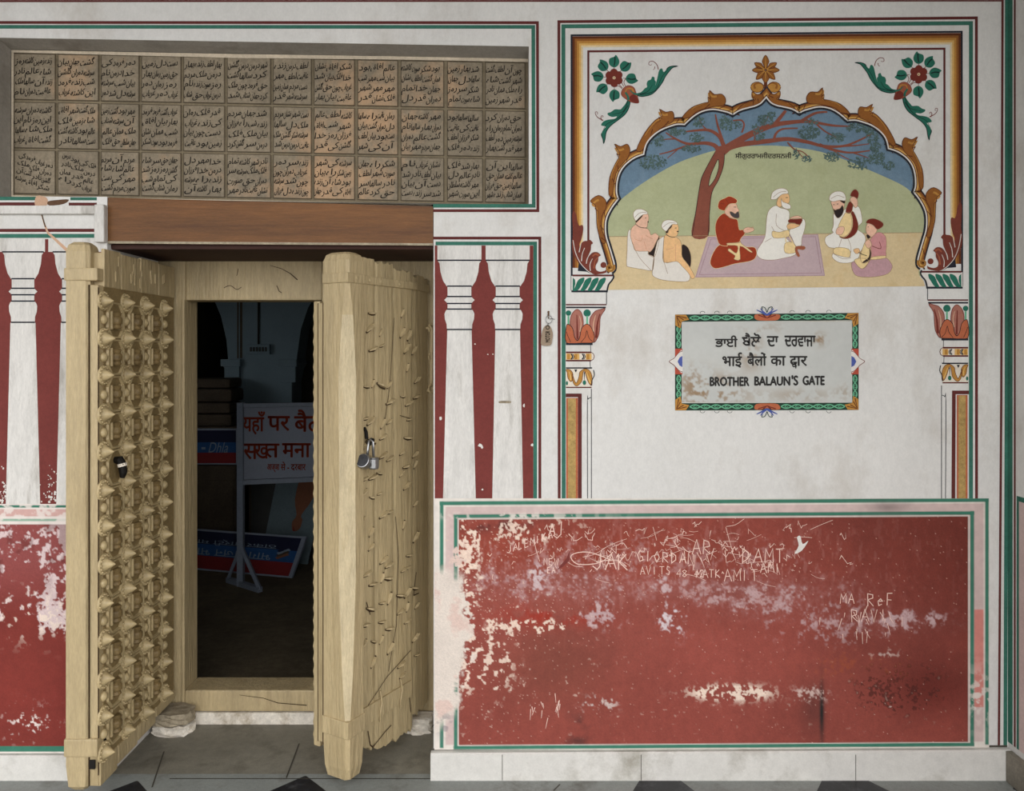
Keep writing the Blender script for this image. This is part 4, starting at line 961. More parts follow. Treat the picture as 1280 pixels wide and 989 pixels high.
figure('black bearded musician in white playing a long necked lute', (1020, 225), 7.61, [
    ('robe', [('cloth_white', [(165, 320), (205, 365), (260, 290), (300, 270), (380, 248), (417, 280), (437, 390), (420, 422), (400, 440), (390, 470), (462, 530), (462, 620), (420, 682), (400, 742), (330, 787), (220, 787), (158, 745), (153, 710), (185, 655), (120, 642), (83, 590), (93, 540), (160, 503), (148, 480), (163, 430)]), ('l', 'outline', [(240, 560), (215, 640)]), ('l', 'outline', [(300, 560), (330, 640), (320, 740)]), ('l', 'outline', [(160, 700), (250, 750), (330, 740)])]),
    ('sash', [('sash', [(185, 645), (310, 660), (310, 737), (168, 702)])]),
    ('face', [('skin_pink', [(145, 205), (220, 193), (262, 200), (267, 250), (245, 282), (200, 302), (163, 280), (148, 240)]), ('l', 'ink', [(160, 238), (172, 236)], .8), ('l', 'ink', [(195, 232), (210, 228)], .8)]),
    ('beard', [('ink', [(163, 280), (180, 288), (200, 280), (225, 272), (248, 243), (260, 290), (240, 340), (205, 364), (178, 335)]), ('ink', [(220, 193), (272, 200), (268, 225), (245, 215)])]),
    ('turban', [('cloth_white', [(123, 190), (133, 145), (180, 113), (240, 113), (274, 145), (277, 197), (220, 195), (160, 207)]), ('l', 'outline', [(140, 180), (200, 150), (265, 170)])]),
    ('lute', [('maroon', [(328, 315), (355, 308), (397, 420), (382, 500), (320, 552), (260, 560), (218, 540), (270, 540), (320, 495), (340, 420)]), ('sash', [(283, 310), (330, 320), (347, 420), (322, 500), (270, 547), (223, 535), (198, 490), (218, 420), (253, 350)]), ('maroon', [(310, 213), (347, 220), (332, 312), (278, 305)]), ('maroon', [(323, 150), (345, 103), (377, 93), (402, 130), (387, 182), (345, 162)])]),
    ('hand', [('skin_pink', [(318, 190), (345, 160), (387, 185), (392, 240), (370, 267), (345, 230)]), ('skin_pink', [(198, 460), (250, 443), (267, 470), (240, 522), (188, 512)])])])
figure('young musician in pink coat and red cap bowing a fiddle', (1020, 225), 7.61, [
    ('skirt', [('robe_mauve', [(530, 748), (650, 738), (702, 780), (722, 830), (680, 892), (560, 922), (420, 922), (358, 890), (333, 800), (370, 780), (430, 840), (470, 830)])]),
    ('coat', [('robe_pink', [(530, 545), (590, 498), (652, 530), (667, 600), (662, 680), (652, 737), (530, 747), (520, 660), (503, 600)]), ('l', 'maroon', [(600, 590), (612, 655), (530, 630)], .7)]),
    ('sash', [('sash', [(525, 735), (650, 722), (650, 745), (527, 760)])]),
    ('face', [('skin_pink', [(490, 413), (540, 428), (577, 470), (560, 512), (520, 547), (485, 517), (470, 470)]), ('l', 'ink', [(487, 450), (497, 447)], .7)]),
    ('cap', [('maroon', [(473, 410), (490, 380), (540, 368), (590, 383), (632, 410), (632, 442), (580, 472), (540, 432), (500, 415)])]),
    ('fiddle', [('sash', [(360, 765), (430, 745), (500, 770), (450, 840), (410, 835)]), ('sash', [(470, 578), (500, 568), (512, 640), (522, 700), (500, 772), (440, 792), (418, 740), (440, 650)]), ('ink', [(500, 645), (523, 700), (507, 762), (440, 793), (448, 775), (495, 740), (507, 690)]), ('ink', [(475, 530), (490, 520), (515, 545), (490, 560)]), ('l', 'ink', [(400, 690), (440, 710), (480, 722)], .8)]),
    ('hand', [('skin_pink', [(460, 600), (500, 568), (527, 620), (490, 652)]), ('skin_tan', [(353, 665), (400, 653), (412, 690), (375, 702)])])])

# ------------------------------------------------------------------ painted pilasters
f9 = crop(700, 370, 7.61)
def pilaster(mir, label):
    o = thing('painted_pilaster', label, 'painted pilaster', P(1185 if mir else 731, 500), 'painted pilasters')
    def X(p, dy=0):
        p = f9(p); return [(2 * 958.7 - x, y - 5.8) for x, y in p] if mir else p
    def R(b, x0, y0, x1, y1, key, lay):
        p, q = X([(x0, y0)])[0], X([(x1, y1)])[0]; b.rect(min(p[0], q[0]), p[1], max(p[0], q[0]), q[1], key, lay)
    b = B()
    R(b, 56, 77, 442, 90, 'dark_red', 2); R(b, 56, 102, 436, 117, 'black_paint', 2)
    b.ribbon(X([(442, -60), (442, 80)]), .9, 'black_paint', 2)
    for cx_ in (80, 258): b.disc(*X([(cx_, 163)])[0], 4.6 if cx_ > 100 else 3.4, 'teal', 2); b.ribbon(X([(cx_, 190), (cx_, 270)]), 2.2, 'scroll_green', 2)
    cp = X(cr([(160, 128), (205, 165), (222, 260), (205, 360), (165, 420), (120, 370), (95, 270), (110, 180)], 4)); b.poly(cp, 'lotus_pink', 2.4); b.ribbon(cp, .8, 'petal_brown', 2.8, closed=True)
    b.ribbon(X([(160, 180), (163, 280), (166, 410)]), [1, 2.6], 'petal_brown', 2.6); b.ribbon(X(cr([(185, 190), (200, 260), (190, 340)], 3, False)), [.8, 1.4], 'chip', 2.6)
    rp = X(cr([(430, 124), (385, 200), (377, 300), (365, 380), (320, 442), (290, 330), (285, 220), (330, 150), (380, 130)], 4)); b.poly(rp, 'lotus_pink', 2.4); b.ribbon(rp, .8, 'petal_brown', 2.8, closed=True)
    b.ribbon(X(cr([(380, 170), (355, 270), (345, 400)], 4, False)), [1, 3.4], 'petal_brown', 2.6); b.ribbon(X(cr([(340, 180), (318, 260), (318, 340)], 3, False)), [.8, 1.6], 'chip', 2.6)
    lp = X(cr([(60, 445), (60, 290), (85, 272), (120, 310), (138, 390), (165, 425), (188, 390), (205, 310), (250, 268), (290, 290), (325, 370), (322, 420), (310, 445), (200, 448)], 3)); b.poly(lp, 'lotus_orange', 3); b.ribbon(lp, .8, 'ink', 3.3, closed=True)
    b.ribbon(X(cr([(100, 440), (70, 370), (62, 340)], 3, False)), .7, 'ink', 3.3); b.ribbon(X(cr([(200, 440), (240, 390), (255, 330), (275, 400), (310, 435)], 3, False)), .7, 'ink', 3.3)
    R(b, 56, 449, 310, 468, 'black_paint', 3.5)
    b.ribbon(X([(290, 468), (292, 535)]), .7, 'black_paint', 2); b.ribbon(X([(285, 620), (288, 680)]), .7, 'black_paint', 2)
    b.build('lotus_capital', o)
    b = B()
    bp_ = X([(56, 532), (290, 532), (318, 550), (326, 575), (318, 602), (290, 620), (56, 620)]); b.poly(bp_, 'bead_band', 2); b.ribbon(bp_, .8, 'dark_red', 2.9)
    R(b, 56, 532, 295, 545, 'dark_red', 2.8); R(b, 56, 608, 295, 621, 'dark_red', 2.8)
    for x in (60, 130, 245): R(b, x, 548, x + 55, 606, 'gold3', 2.3); R(b, x + 8, 550, x + 34, 604, 'gold2', 2.4)
    for x in (112, 218): b.ribbon(X(cr([(x - 8, 550), (x + 8, 577), (x - 8, 604)], 4, False)), 1.5, 'black_paint', 2.7); b.ribbon(X(cr([(x + 6, 550), (x + 22, 577), (x + 6, 604)], 4, False)), .9, 'black_paint', 2.7)
    b.build('bead_moulding', o)
    b = B()
    R(b, 56, 679, 305, 692, 'black_paint', 2)
    lt = X([(56, 694), (300, 700), (330, 755), (305, 800), (300, 866), (56, 866)]); b.poly(lt, 'bead_band', 1.8)
    for pts in ([(58, 700), (95, 702), (122, 740), (118, 800), (100, 815), (75, 780), (68, 730)], [(115, 740), (150, 830), (180, 770), (188, 725), (230, 695), (275, 705), (303, 760), (303, 850), (275, 830), (255, 780), (240, 730), (225, 715), (215, 760), (205, 815), (160, 858), (125, 825)]):
        p = X(cr(pts, 3)); b.poly(p, 'gold2', 2.4); b.ribbon(p, .7, 'gold0', 2.8, closed=True)
    b.ribbon(X(cr([(250, 725), (270, 780), (290, 830)], 3, False)), [1, 2], 'gold3', 2.6); b.ribbon(X(cr([(85, 720), (100, 760), (100, 800)], 3, False)), [1, 2], 'gold3', 2.6)
    b.ribbon(X(cr([(318, 705), (326, 755), (305, 800), (296, 850)], 4, False)), [1.2, 1], 'black_paint', 2.9); b.disc(*X([(232, 825)])[0], 2.2, 'teal', 2.6, ry=3); b.disc(*X([(66, 830)])[0], 1.4, 'teal', 2.6, ry=2.6); b.ribbon(X([(232, 725), (232, 800)]), [1.4, .5], 'black_paint', 2.6); b.poly(X([(135, 700), (165, 700), (150, 730)]), 'black_paint', 2.4)
    R(b, 56, 864, 300, 876, 'dark_red', 3)
    b.build('leaf_moulding', o)
    b = B(); yb = 625 if mir else 627
    x0, x1 = (1190.2, 1211) if mir else (707.2, 727.2); yt = 488.6 if mir else 492.3
    if mir: b.ribbon([(1211, yt + 2), (1192.2, yt + 2), (1191.5, yb)], 4.6, 'dark_red', 2); fx = 1196.5; fx1 = 1208.6
    else: b.ribbon([(707.2, yt + 2), (724.8, yt + 2), (724.8, yb)], 4.6, 'dark_red', 2); fx = 708.4; fx1 = 721.6
    W_ = fx1 - fx
    for k, (key, a0, a1) in enumerate((('lotus_orange', 0, .12), ('ochre', .12, .86), ('lotus_orange', .86, 1))): b.rect(fx + W_ * a0, yt + 6, fx + W_ * a1, yb, key, 2)
    b.ribbon([(fx - .3, yb), (fx - .3, yt + 5.6), (fx1 + .3, yt + 5.6), (fx1 + .3, yb)], .8, 'lotus_orange', 2.3)
    b.build('shaft_panel', o)
    b = B()
    if mir: b.ribbon([(1176.8, 482), (1176.8, 625)], .9, 'black_paint', 2); b.ribbon(cr([(1177.5, 494), (1181, 496), (1182.2, 502), (1181.8, 625)], 3, False), .9, 'black_paint', 2)
    else: b.ribbon([(739.2, 486), (739.2, 627)], .9, 'black_paint', 2); b.ribbon(cr([(738.6, 497), (735, 499), (734.2, 505), (734.4, 627)], 3, False), .9, 'black_paint', 2)
    b.build('edge_line', o)
pilaster(False, 'painted lotus pilaster under the left foot of the mural arch')
pilaster(True, 'painted lotus pilaster under the right foot of the mural arch')

# ------------------------------------------------------------------ marble name plaque
sg = thing('name_plaque', 'stained marble gate sign lettered in three scripts below the mural', 'sign', P(958, 452))
b = B(); b.poly([(852, 402.8), (1065, 400.6), (1065, 503.4), (852, 504)], 'marble_sign', 4, 0, .0018); b.build('marble_slab', sg)
f10 = crop(820, 370, 4.571)
b = B(); b.ribbon([(848.3, 397.8), (1068.5, 395.8), (1068.5, 508), (848.3, 508.6)], 9.2, 'scroll_dark', 3, closed=True)
def scrolls(b, p0, p1, n, amp=2.4):
    d_ = Vector((p1[0] - p0[0], p1[1] - p0[1])); L_ = d_.length; u = d_ / L_; nn = Vector((-u.y, u.x))
    for s_ in (1, -1):
        pts = []
        for i in range(n * 8 + 1):
            t = i / (n * 8); w = math.sin(t * n * math.pi) * amp * s_
            pts.append((p0[0] + d_.x * t + nn.x * w, p0[1] + d_.y * t + nn.y * w))
        b.ribbon(pts, 1.4, 'scroll_green', 4 + .2 * s_)
    for i in range(n):
        t = (i + .5) / n; c_ = (p0[0] + d_.x * t, p0[1] + d_.y * t)
        b.ribbon([(c_[0] + 1.9 * math.cos(a), c_[1] + 1.2 * math.sin(a)) for a in (0, 1, 2, 3, 4, 5)], .7, 'scroll_green', 4.6)
scrolls(b, (862, 397.6), (941, 396.9), 6); scrolls(b, (976, 396.6), (1056, 395.9), 6); scrolls(b, (862, 508.5), (941, 508.4), 6); scrolls(b, (976, 508.2), (1056, 508.1), 6)
for x in (848.3, 1068.5): scrolls(b, (x, 407), (x, 435), 3); scrolls(b, (x, 469), (x, 498), 3)
for cx_, cy_, sx, sy in ((848.3, 397.8, 1, 1), (1068.5, 395.8, -1, 1), (848.3, 508.6, 1, -1), (1068.5, 508, -1, -1)):
    b.poly([(cx_ - 4.4 * sx, cy_ - 4.4 * sy), (cx_ + 9 * sx, cy_ - 4.2 * sy), (cx_ + 13 * sx, cy_ + 2 * sy), (cx_ + 4 * sx, cy_ + 4 * sy), (cx_ + 2 * sx, cy_ + 13 * sy), (cx_ - 4.2 * sx, cy_ + 9 * sy)], 'gold2', 5)
    for e in ((10, 0), (0, 10), (6, 2), (2, 6)): b.ribbon([(cx_ - 3 * sx, cy_ - 3 * sy), (cx_ + e[0] * sx, cy_ + e[1] * sy)], [.6, 1.3], 'gold0', 5.4)
for cy_, s_ in ((396.9, 1), (508.3, -1)):
    b.poly(cr([(943, cy_ - 3 * s_), (950, cy_ - 4 * s_), (958.5, cy_ - 2 * s_), (967, cy_ - 4 * s_), (975, cy_ - 3 * s_), (972, cy_ + 3 * s_), (958.5, cy_ + 4 * s_), (945, cy_ + 3 * s_)], 3), 'lotus_orange', 5)
    for e in (-11, -5, 5, 11): b.ribbon([(958.5, cy_ + 1 * s_), (958.5 + e, cy_ - 3 * s_)], [.8, 1.6], 'petal_brown', 5.4)
    for e in (-13, -8, 8, 13): b.ribbon([(958.5, cy_ - 3 * s_), (958.5 + e * .6, cy_ - 7 * s_), (958.5 + e, cy_ - (14 - abs(e) * .35) * s_)], [2.4, 1], 'blue_paint', 5.6)
    b.ribbon(cr([(958.5, cy_ - 6 * s_), (956, cy_ - 12 * s_), (952, cy_ - 13 * s_), (953, cy_ - 10 * s_)], 3, False), .9, 'scroll_dark', 5.7); b.ribbon(cr([(958.5, cy_ - 6 * s_), (961, cy_ - 12 * s_), (965, cy_ - 13 * s_), (964, cy_ - 10 * s_)], 3, False), .9, 'scroll_dark', 5.7)
for x, s_ in ((848.3, 1), (1068.5, -1)):
    b.rect(x - 4.6, 436, x + 4.6, 468, 'red_bright', 5)
    b.poly(cr([(x + 4.6 * s_, 439), (x, 441), (x - 6 * s_, 448), (x - 12 * s_, 452), (x - 6 * s_, 456.5), (x, 463), (x + 4.6 * s_, 465)], 3), 'white_line', 5.4); b.ribbon(cr([(x + 4.6 * s_, 439), (x, 441), (x - 6 * s_, 448), (x - 12 * s_, 452), (x - 6 * s_, 456.5), (x, 463), (x + 4.6 * s_, 465)], 3, False), .7, 'petal_brown', 5.6)
    b.poly([(x + 4.6 * s_, 445), (x + 1 * s_, 447), (x - 1.5 * s_, 452), (x + 1 * s_, 457), (x + 4.6 * s_, 459)], 'blue_paint', 5.7)
rb = random.Random(4)
for x in (878, 896, 912, 990, 1010, 1036):
    for y, s_ in ((392.6 - (x - 850) * .009, 1), (513, -1)):
        b.ribbon([(x + 3 * math.cos(a * .7), y - 1 * s_ - 2.2 * s_ * math.sin(a * .7)) for a in range(6)], .5, 'scroll_dark', 3)
b.build('painted_border', sg)
b = B()
lettering(b, 'ਭਾਈ', 894, 419.8, 921.3, 433.6, 'sign_ink', 7, bold=.45); lettering(b, 'ਬੈ', 927.5, 416.6, 938.8, 433.2, 'sign_ink', 7, bold=.45); lettering(b, 'ਲੋ', 938.4, 416.4, 950.8, 433.2, 'sign_ink', 7, bold=.45); lettering(b, 'ਦਾ', 958.5, 420.6, 972.3, 433, 'sign_ink', 7, bold=.45); lettering(b, 'ਦਰਵਾਜਾ', 980.5, 420, 1018.8, 433, 'sign_ink', 7, bold=.45)
b.build('lettering', sg, label='Gurmukhi line of the sign'); b = B()
lettering(b, 'भाई', 903, 441, 927, 459.5, 'sign_ink', 7, bold=.45); lettering(b, 'बैलों', 934, 441, 957.5, 457.2, 'sign_ink', 7, bold=.45); lettering(b, 'का', 963, 445.5, 981.5, 457, 'sign_ink', 7, bold=.45)
lettering(b, 'द', 987, 445.5, 996.5, 458.5, 'sign_ink', 7, bold=.45); lettering(b, 'व', 989.5, 452.5, 996, 460.5, 'sign_ink', 7, bold=.3); lettering(b, 'ार', 995.5, 445.5, 1008.5, 457.4, 'sign_ink', 7, bold=.45)
b.build('lettering', sg, label='Devanagari line of the sign'); b = B()
lettering(b, 'BROTHER', 887.3, 471.5, 936, 482.4, 'sign_ink', 7, bold=.6); lettering(b, 'BALAUN', 943, 471, 987, 481.8, 'sign_ink', 7, bold=.6); lettering(b, "'S", 989.5, 469.5, 997, 481.6, 'sign_ink', 7, bold=.6); lettering(b, 'GATE', 1003.3, 470.2, 1030, 481.2, 'sign_ink', 7, bold=.6)
b.build('lettering', sg)

# ------------------------------------------------------------------ nail and key tag
kt = thing('key_tag', 'small wooden key tag hanging from a nail between the painted columns and mural', 'key tag', P(684, 410))
f11 = crop(665, 380, 16.48)
b = B(); p = f11(cr([(290, 440), (360, 450), (400, 510), (428, 620), (415, 740), (375, 855), (200, 850), (182, 750), (200, 600), (240, 490)], 3)); b.poly(p, 'tag_wood', 16, 0, .004); b.build('tag_plate', kt)
b = B(); c_ = f11([(322, 485)])[0]
b.tube([P(c_[0] + 2.2 * math.cos(a * .785), c_[1] + 2.4 * math.sin(a * .785), -.0095) for a in range(9)], .0016, 'iron', 6); b.build('eyelet', kt)
b = B(); c_ = f11([(348, 322)])[0]
b.tube([P(c_[0] + 4.2 * math.cos(a * .5236), c_[1] + 4.8 * math.sin(a * .5236), -.010 - .003 * math.sin(a * .5)) for a in range(13)], .0014, 'steel', 6); b.tube([P(687, 399, -.01), P(690, 398.6, -.012), P(693.5, 399.2, -.012)], .0012, 'iron', 6); b.tube([P(685, 404, -.010), P(685, 407, -.0105)], .0016, 'iron', 6); b.build('split_ring', kt)
b = B()
def mot(px, py, lay):
    # the word runs up the tag
    w = P(684.8 + (py - 100) * .5, 428.0 - (px - 100) * .165, 0); return (w.x, -.0086, w.z)
lettering(b, 'MOTOR', 100, 94, 186, 105, 'ink', 0, bold=.6, mapper=mot); b.build('lettering', kt)
b = B(); b.tube([P(685.6, 391, .0), P(685.6, 394, -.012), P(685.8, 398, -.018)], .0035, 'rust', 8); b.lathe([(.0045, -.002), (.0045, .001), (.0, .0015)], 'rust', 8, axis='y', c=tuple(P(685.6, 390, -.001)))
tag(b.build('nail'), 'rusty nail in the white strip holding the key tag', 'nail')

# ------------------------------------------------------------------ weathered dado panels
def fbm(w, h, cell, seed, octv=5, gain=.55):
    r = np.random.RandomState(seed); out = np.zeros((h, w)); amp = 1.0; tot = 0
    for o in range(octv):
        c = max(1.0, cell / 2 ** o); gw, gh = int(w / c) + 3, int(h / c) + 3
        g = r.rand(gh, gw); ys = np.arange(h) / c; xs = np.arange(w) / c
        yi = ys.astype(int); xi = xs.astype(int); fy = (ys - yi)[:, None]; fx = (xs - xi)[None, :]
        fy = fy * fy * (3 - 2 * fy); fx = fx * fx * (3 - 2 * fx)
        v = (g[yi][:, xi] * (1 - fx) + g[yi][:, xi + 1] * fx) * (1 - fy) + (g[yi + 1][:, xi] * (1 - fx) + g[yi + 1][:, xi + 1] * fx) * fy
        out += v * amp; tot += amp; amp *= gain
    return out / tot
def L3(c): return np.array([lin(v) for v in c])
def mixc(img, c, m): return img * (1 - m[..., None]) + L3(c) * m[..., None]
def ss(a, lo, hi): t = np.clip((a - lo) / (hi - lo), 0, 1); return t * t * (3 - 2 * t)
def gauss(X, Y, x, y, sx, sy): return np.exp(-((X - x) / sx) ** 2 - ((Y - y) / sy) ** 2)
def wear_mesh(name, parent, img, x0, y0, st, lay, keep):
    h, w = img.shape[:2]
    gx = x0 + np.arange(w + 0) * st; gy = y0 + np.arange(h) * st
    k = DIST / F
    Xg, Yg = np.meshgrid(gx, gy)
    co = np.stack([(Xg - CX) * k, np.full_like(Xg, -lay * LAY), EYE - (Yg - CY) * k], -1).reshape(-1, 3)
    idx = np.arange(w * h).reshape(h, w)
    a, b_, c, d_ = idx[:-1, :-1], idx[1:, :-1], idx[1:, 1:], idx[:-1, 1:]
    q = np.stack([a, b_, c, d_], -1)[keep[:-1, :-1]].reshape(-1, 4)
    used = np.unique(q); remap = np.full(w * h, -1); remap[used] = np.arange(len(used)); q = remap[q]
    me = bpy.data.meshes.new(name); me.from_pydata(co[used].tolist(), [], q.tolist())
    at = me.color_attributes.new('paint', 'FLOAT_COLOR', 'POINT')
    col = np.concatenate([img.reshape(-1, 3)[used], np.ones((len(used), 1))], 1).astype(np.float32)
    at.data.foreach_set('color', col.ravel())
    me.materials.append(ATTR); me.update()
    o = bpy.data.objects.new(name, me); COL.objects.link(o); adopt(o, parent); return o

w, h = 213, 103
X, Y = np.meshgrid(852 + np.arange(w) * 1.0, 402 + np.arange(h) * 1.0)
n1, n2, n3, n4 = fbm(w, h, 50, 41), fbm(w, h, 16, 42), fbm(w, h, 6, 43, 3), fbm(w, h, 3, 44, 2)
img = np.ones((h, w, 3)) * L3((188, 189, 184)) * (.93 + .14 * n1)[..., None] * (.95 + .1 * n3)[..., None]
for x_, y_, sx, sy, a_ in ((872, 488, 30, 24, 1.0), (900, 495, 40, 12, .9), (938, 450, 14, 16, .7), (946, 425, 8, 10, .6), (1024, 424, 9, 8, 1.1), (930, 436, 12, 8, .5), (862, 470, 8, 14, .8), (1000, 494, 40, 8, .6), (955, 410, 30, 8, .4), (1056, 490, 12, 12, .5), (905, 476, 20, 10, .5)):
    img = mixc(img, (140, 112, 78), np.clip(gauss(X, Y, x_, y_, sx, sy) * a_ * ss(n2 * .45 + n3 * .35 + n4 * .2 + .05 * a_, .47, .62), 0, 1) * .85)
wear_mesh('marble_face', sg, img, 852, 402, 1.0, 5, (Y > 402.8 - (X - 852) * .0103) & (Y < 503))
dr = thing('dado_panel', 'large scratched red dado panel right of the gate below the mural', 'dado panel', P(890, 790), 'red dado panels')
ST = 1.0; X0, Y0, X1, Y1 = 543, 623, 1236, 937
w, h = int((X1 - X0) / ST) + 1, int((Y1 - Y0) / ST) + 1
X, Y = np.meshgrid(X0 + np.arange(w) * ST, Y0 + np.arange(h) * ST)
tilt = (X - 550) * -.0063                                   # the lines climb a little to the right
YT = Y - tilt
n1, n2, n3, n4 = fbm(w, h, 90, 1), fbm(w, h, 26, 2), fbm(w, h, 7, 3, 3), fbm(w, h, 3, 4, 2)
img = np.ones((h, w, 3)) * L3((134, 64, 54))
img = mixc(img, (98, 40, 30), ss(X, 900, 1190) * ss(-Y, -900, -680) * .8)
img = mixc(img, (146, 78, 68), gauss(X, Y, 700, 760, 130, 70) * .55)
img = mixc(img, (142, 70, 60), gauss(X, Y, 960, 820, 170, 90) * .6)
img = mixc(img, (118, 62, 50), gauss(X, Y, 690, 830, 80, 60) * .8)
img = mixc(img, (140, 56, 34), gauss(X, Y, 700, 690, 260, 50) * .5)
img = mixc(img, (96, 36, 28), gauss(X, Y, 1160, 860, 60, 40) * .9)
img *= (0.80 + .42 * n1)[..., None] * (.9 + .2 * n3)[..., None]
img = mixc(img, (52, 38, 36), gauss(X, Y, 725, 915, 20, 24) * .8 * ss(n2, .35, .6)); img = mixc(img, (44, 34, 32), gauss(X, Y, 1027, 892, 3, 42) * .85 + gauss(X, Y, 1016, 885, 14, 30) * .45)
img = mixc(img, (70, 34, 34), gauss(X, Y, 610, 655, 60, 9) * .8 * ss(n2, .4, .6)); img = mixc(img, (150, 40, 22), gauss(X, Y, 690, 770, 60, 14) * ss(n2, .4, .6) * .8)
nst = fbm(w * 3, h, 14, 31, 4)[:, ::3]
def scuff(c, x, y, sx, sy, amt, lo=.5, hi=.62, nn=None):
    global img
    g = gauss(X, Y, x, y, sx, sy); nn = n2 * .3 + n3 * .3 + n4 * .25 + nst * .15 if nn is None else nn
    img = mixc(img, c, ss(nn + g * .13 - .13, lo - .06, hi - .06) * np.clip(g * 3, 0, 1) * amt)
lav, cream = (186, 160, 160), (226, 204, 186)
scuff(lav, 680, 728, 120, 20, .45); scuff(lav, 880, 738, 120, 14, .6); scuff(lav, 955, 752, 50, 16, .65); scuff((208, 196, 198), 672, 724, 8, 13, .95, .47, .56); scuff(lav, 745, 768, 26, 13, .9); scuff((208, 196, 198), 834, 745, 12, 20, .8); scuff((208, 196, 198), 840, 775, 16, 15, .9); scuff(lav, 1050, 785, 60, 16, .5); scuff(lav, 1125, 774, 44, 11, .85); scuff((206, 186, 176), 1105, 818, 20, 6, .8); scuff(lav, 1010, 765, 50, 16, .45)
scuff(lav, 770, 700, 180, 26, .25); scuff((206, 190, 182), 750, 880, 16, 8, .8, .48, .55); img = mixc(img, (178, 142, 140), np.clip(gauss(X, Y, 880, 736, 120, 13) + .8 * gauss(X, Y, 690, 728, 90, 16) + .6 * gauss(X, Y, 960, 756, 50, 14) + .5 * gauss(X, Y, 1090, 776, 60, 11), 0, 1) * (.15 + .75 * ss(n3 * .5 + n4 * .3 + n2 * .2, .38, .6)) * .75)
scuff(cream, 914, 866, 40, 8, 1.0, .47, .53, n3 * .6 + n4 * .4); scuff((206, 180, 170), 1013, 868, 16, 8, .8, .48, .56); scuff(cream, 690, 782, 22, 7, .9, .57, .60, n3 * .7 + n4 * .3); scuff(cream, 635, 785, 40, 12, .85, .60, .63, n3 * .6 + n4 * .4); scuff(cream, 582, 690, 16, 36, .9, .545, .58, n3 * .7 + n4 * .3); scuff(cream, 640, 662, 60, 14, .8, .57, .62, n3 * .6 + n4 * .4); scuff(cream, 582, 790, 13, 60, .9, .545, .58, n3 * .7 + n4 * .3); scuff(cream, 615, 830, 20, 30, .8, .57, .61, n3); scuff((70, 28, 22), 1125, 860, 46, 26, .75, .54, .60, n3 * .5 + n4 * .5); scuff((150, 74, 44), 1080, 830, 60, 14, .5)
spk = ss(n4 * .6 + n3 * .4, .72, .78); img = mixc(img, cream, spk * np.clip(.04 + .8 * gauss(X, Y, 600, 760, 110, 140) + .3 * gauss(X, Y, 880, 870, 260, 40), 0, 1))
streak = fbm(w, h, 5, 11, 2); streak = np.repeat(streak[::1][:1], h, 0) * .5 + .5 * n2
img *= (.94 + .12 * streak)[..., None] * (.90 + .20 * np.random.RandomState(5).rand(h, w))[..., None]
tiny = np.random.RandomState(6).rand(h, w); img = mixc(img, (224, 188, 172), (tiny > .9988 - .010 * gauss(X, Y, 800, 720, 240, 60) - .012 * gauss(X, Y, 610, 760, 60, 120)) * .65)
img = mixc(img, (176, 120, 112), ss(nst, .6, .72) * gauss(X, Y, 800, 705, 280, 60) * .45)
# the painted frame
G, PK = L3((56, 114, 94)), L3((198, 176, 170))
mo = (X >= 549) & (X <= 1236); inner = (X > 573.5) & (X < 1209.8) & (YT > 649.5) & (YT < 931.5)
frame = np.ones((h, w, 3)) * L3((214, 206, 196))
def band(x0, y0, x1, y1, c):
    global frame
    cov = np.clip(X - x0 + .5, 0, 1) * np.clip(x1 - X + .5, 0, 1) * np.clip(YT - y0 + .5, 0, 1) * np.clip(y1 - YT + .5, 0, 1)
    frame = frame * (1 - cov[..., None]) + c * cov[..., None]
band(557, 633.5, 1229, 931, PK)
for r_ in ((549.5, 626.8, 1235.6, 631.6), (549.8, 627, 554.4, 935), (1231, 627, 1235.4, 935), (567, 643.2, 1217.5, 647.6), (567.4, 643, 572, 936), (1212.4, 643, 1217.2, 936), (567, 932.4, 1217.5, 937)): band(*r_, G)
band(572.6, 648.4, 1211, 932, L3((214, 206, 196)))
band(1217.5, 766, 1229, 888, L3((200, 128, 118)))
frame *= (.88 + .24 * n3)[..., None]
frame = mixc(frame, (214, 206, 196), gauss(X, Y, 1222, 872, 22, 30) * ss(n3, .45, .6) * .9); frame = mixc(frame, (214, 206, 196), gauss(X, Y, 640, 645, 90, 4) * ss(n3, .5, .6) * .9)
frame = mixc(frame, (90, 80, 78), gauss(X, Y, 1110, 634, 26, 8) * .6)
ci = (np.clip(X - 573.5 + .5, 0, 1) * np.clip(1209.8 - X + .5, 0, 1) * np.clip(YT - 649.5 + .5, 0, 1) * np.clip(931.5 - YT + .5, 0, 1))[..., None]
full = img * ci + frame * (1 - ci)
# plaster broken through at the lower left
dmg = ss(-(X + (n2 - .5) * 46 + (n3 - .5) * 22) + 574, -4, 4) * ss(Y + (n2 - .5) * 30, 708, 722) * ss(-(Y + (n1 - .5) * 30 - (X - 545) * -.9), -918, -896)
dm2 = ss(gauss(X, Y, 572, 790, 26, 90) + (n2 - .5) * 1.3 + (n3 - .5) * .8, .72, .8)
white = np.ones((h, w, 3)) * L3((212, 200, 188)) * (.9 + .2 * n2)[..., None]
white = mixc(white, (196, 140, 128), ss(n2, .58, .7) * .35) * (.9 + .2 * np.random.RandomState(8).rand(h, w))[..., None]
m_ = np.clip(dmg + dm2, 0, 1)[..., None]; full = full * (1 - m_) + white * m_
full = mixc(full, (120, 112, 116), gauss(X, Y, 556, 905, 12, 16) * ss(n3, .42, .6) * .7)
keepf = inner
wear_mesh('red_field', dr, full, X0, Y0, ST, 5, inner)
wear_mesh('painted_border', dr, full, X0, Y0, ST, 5, ~inner)
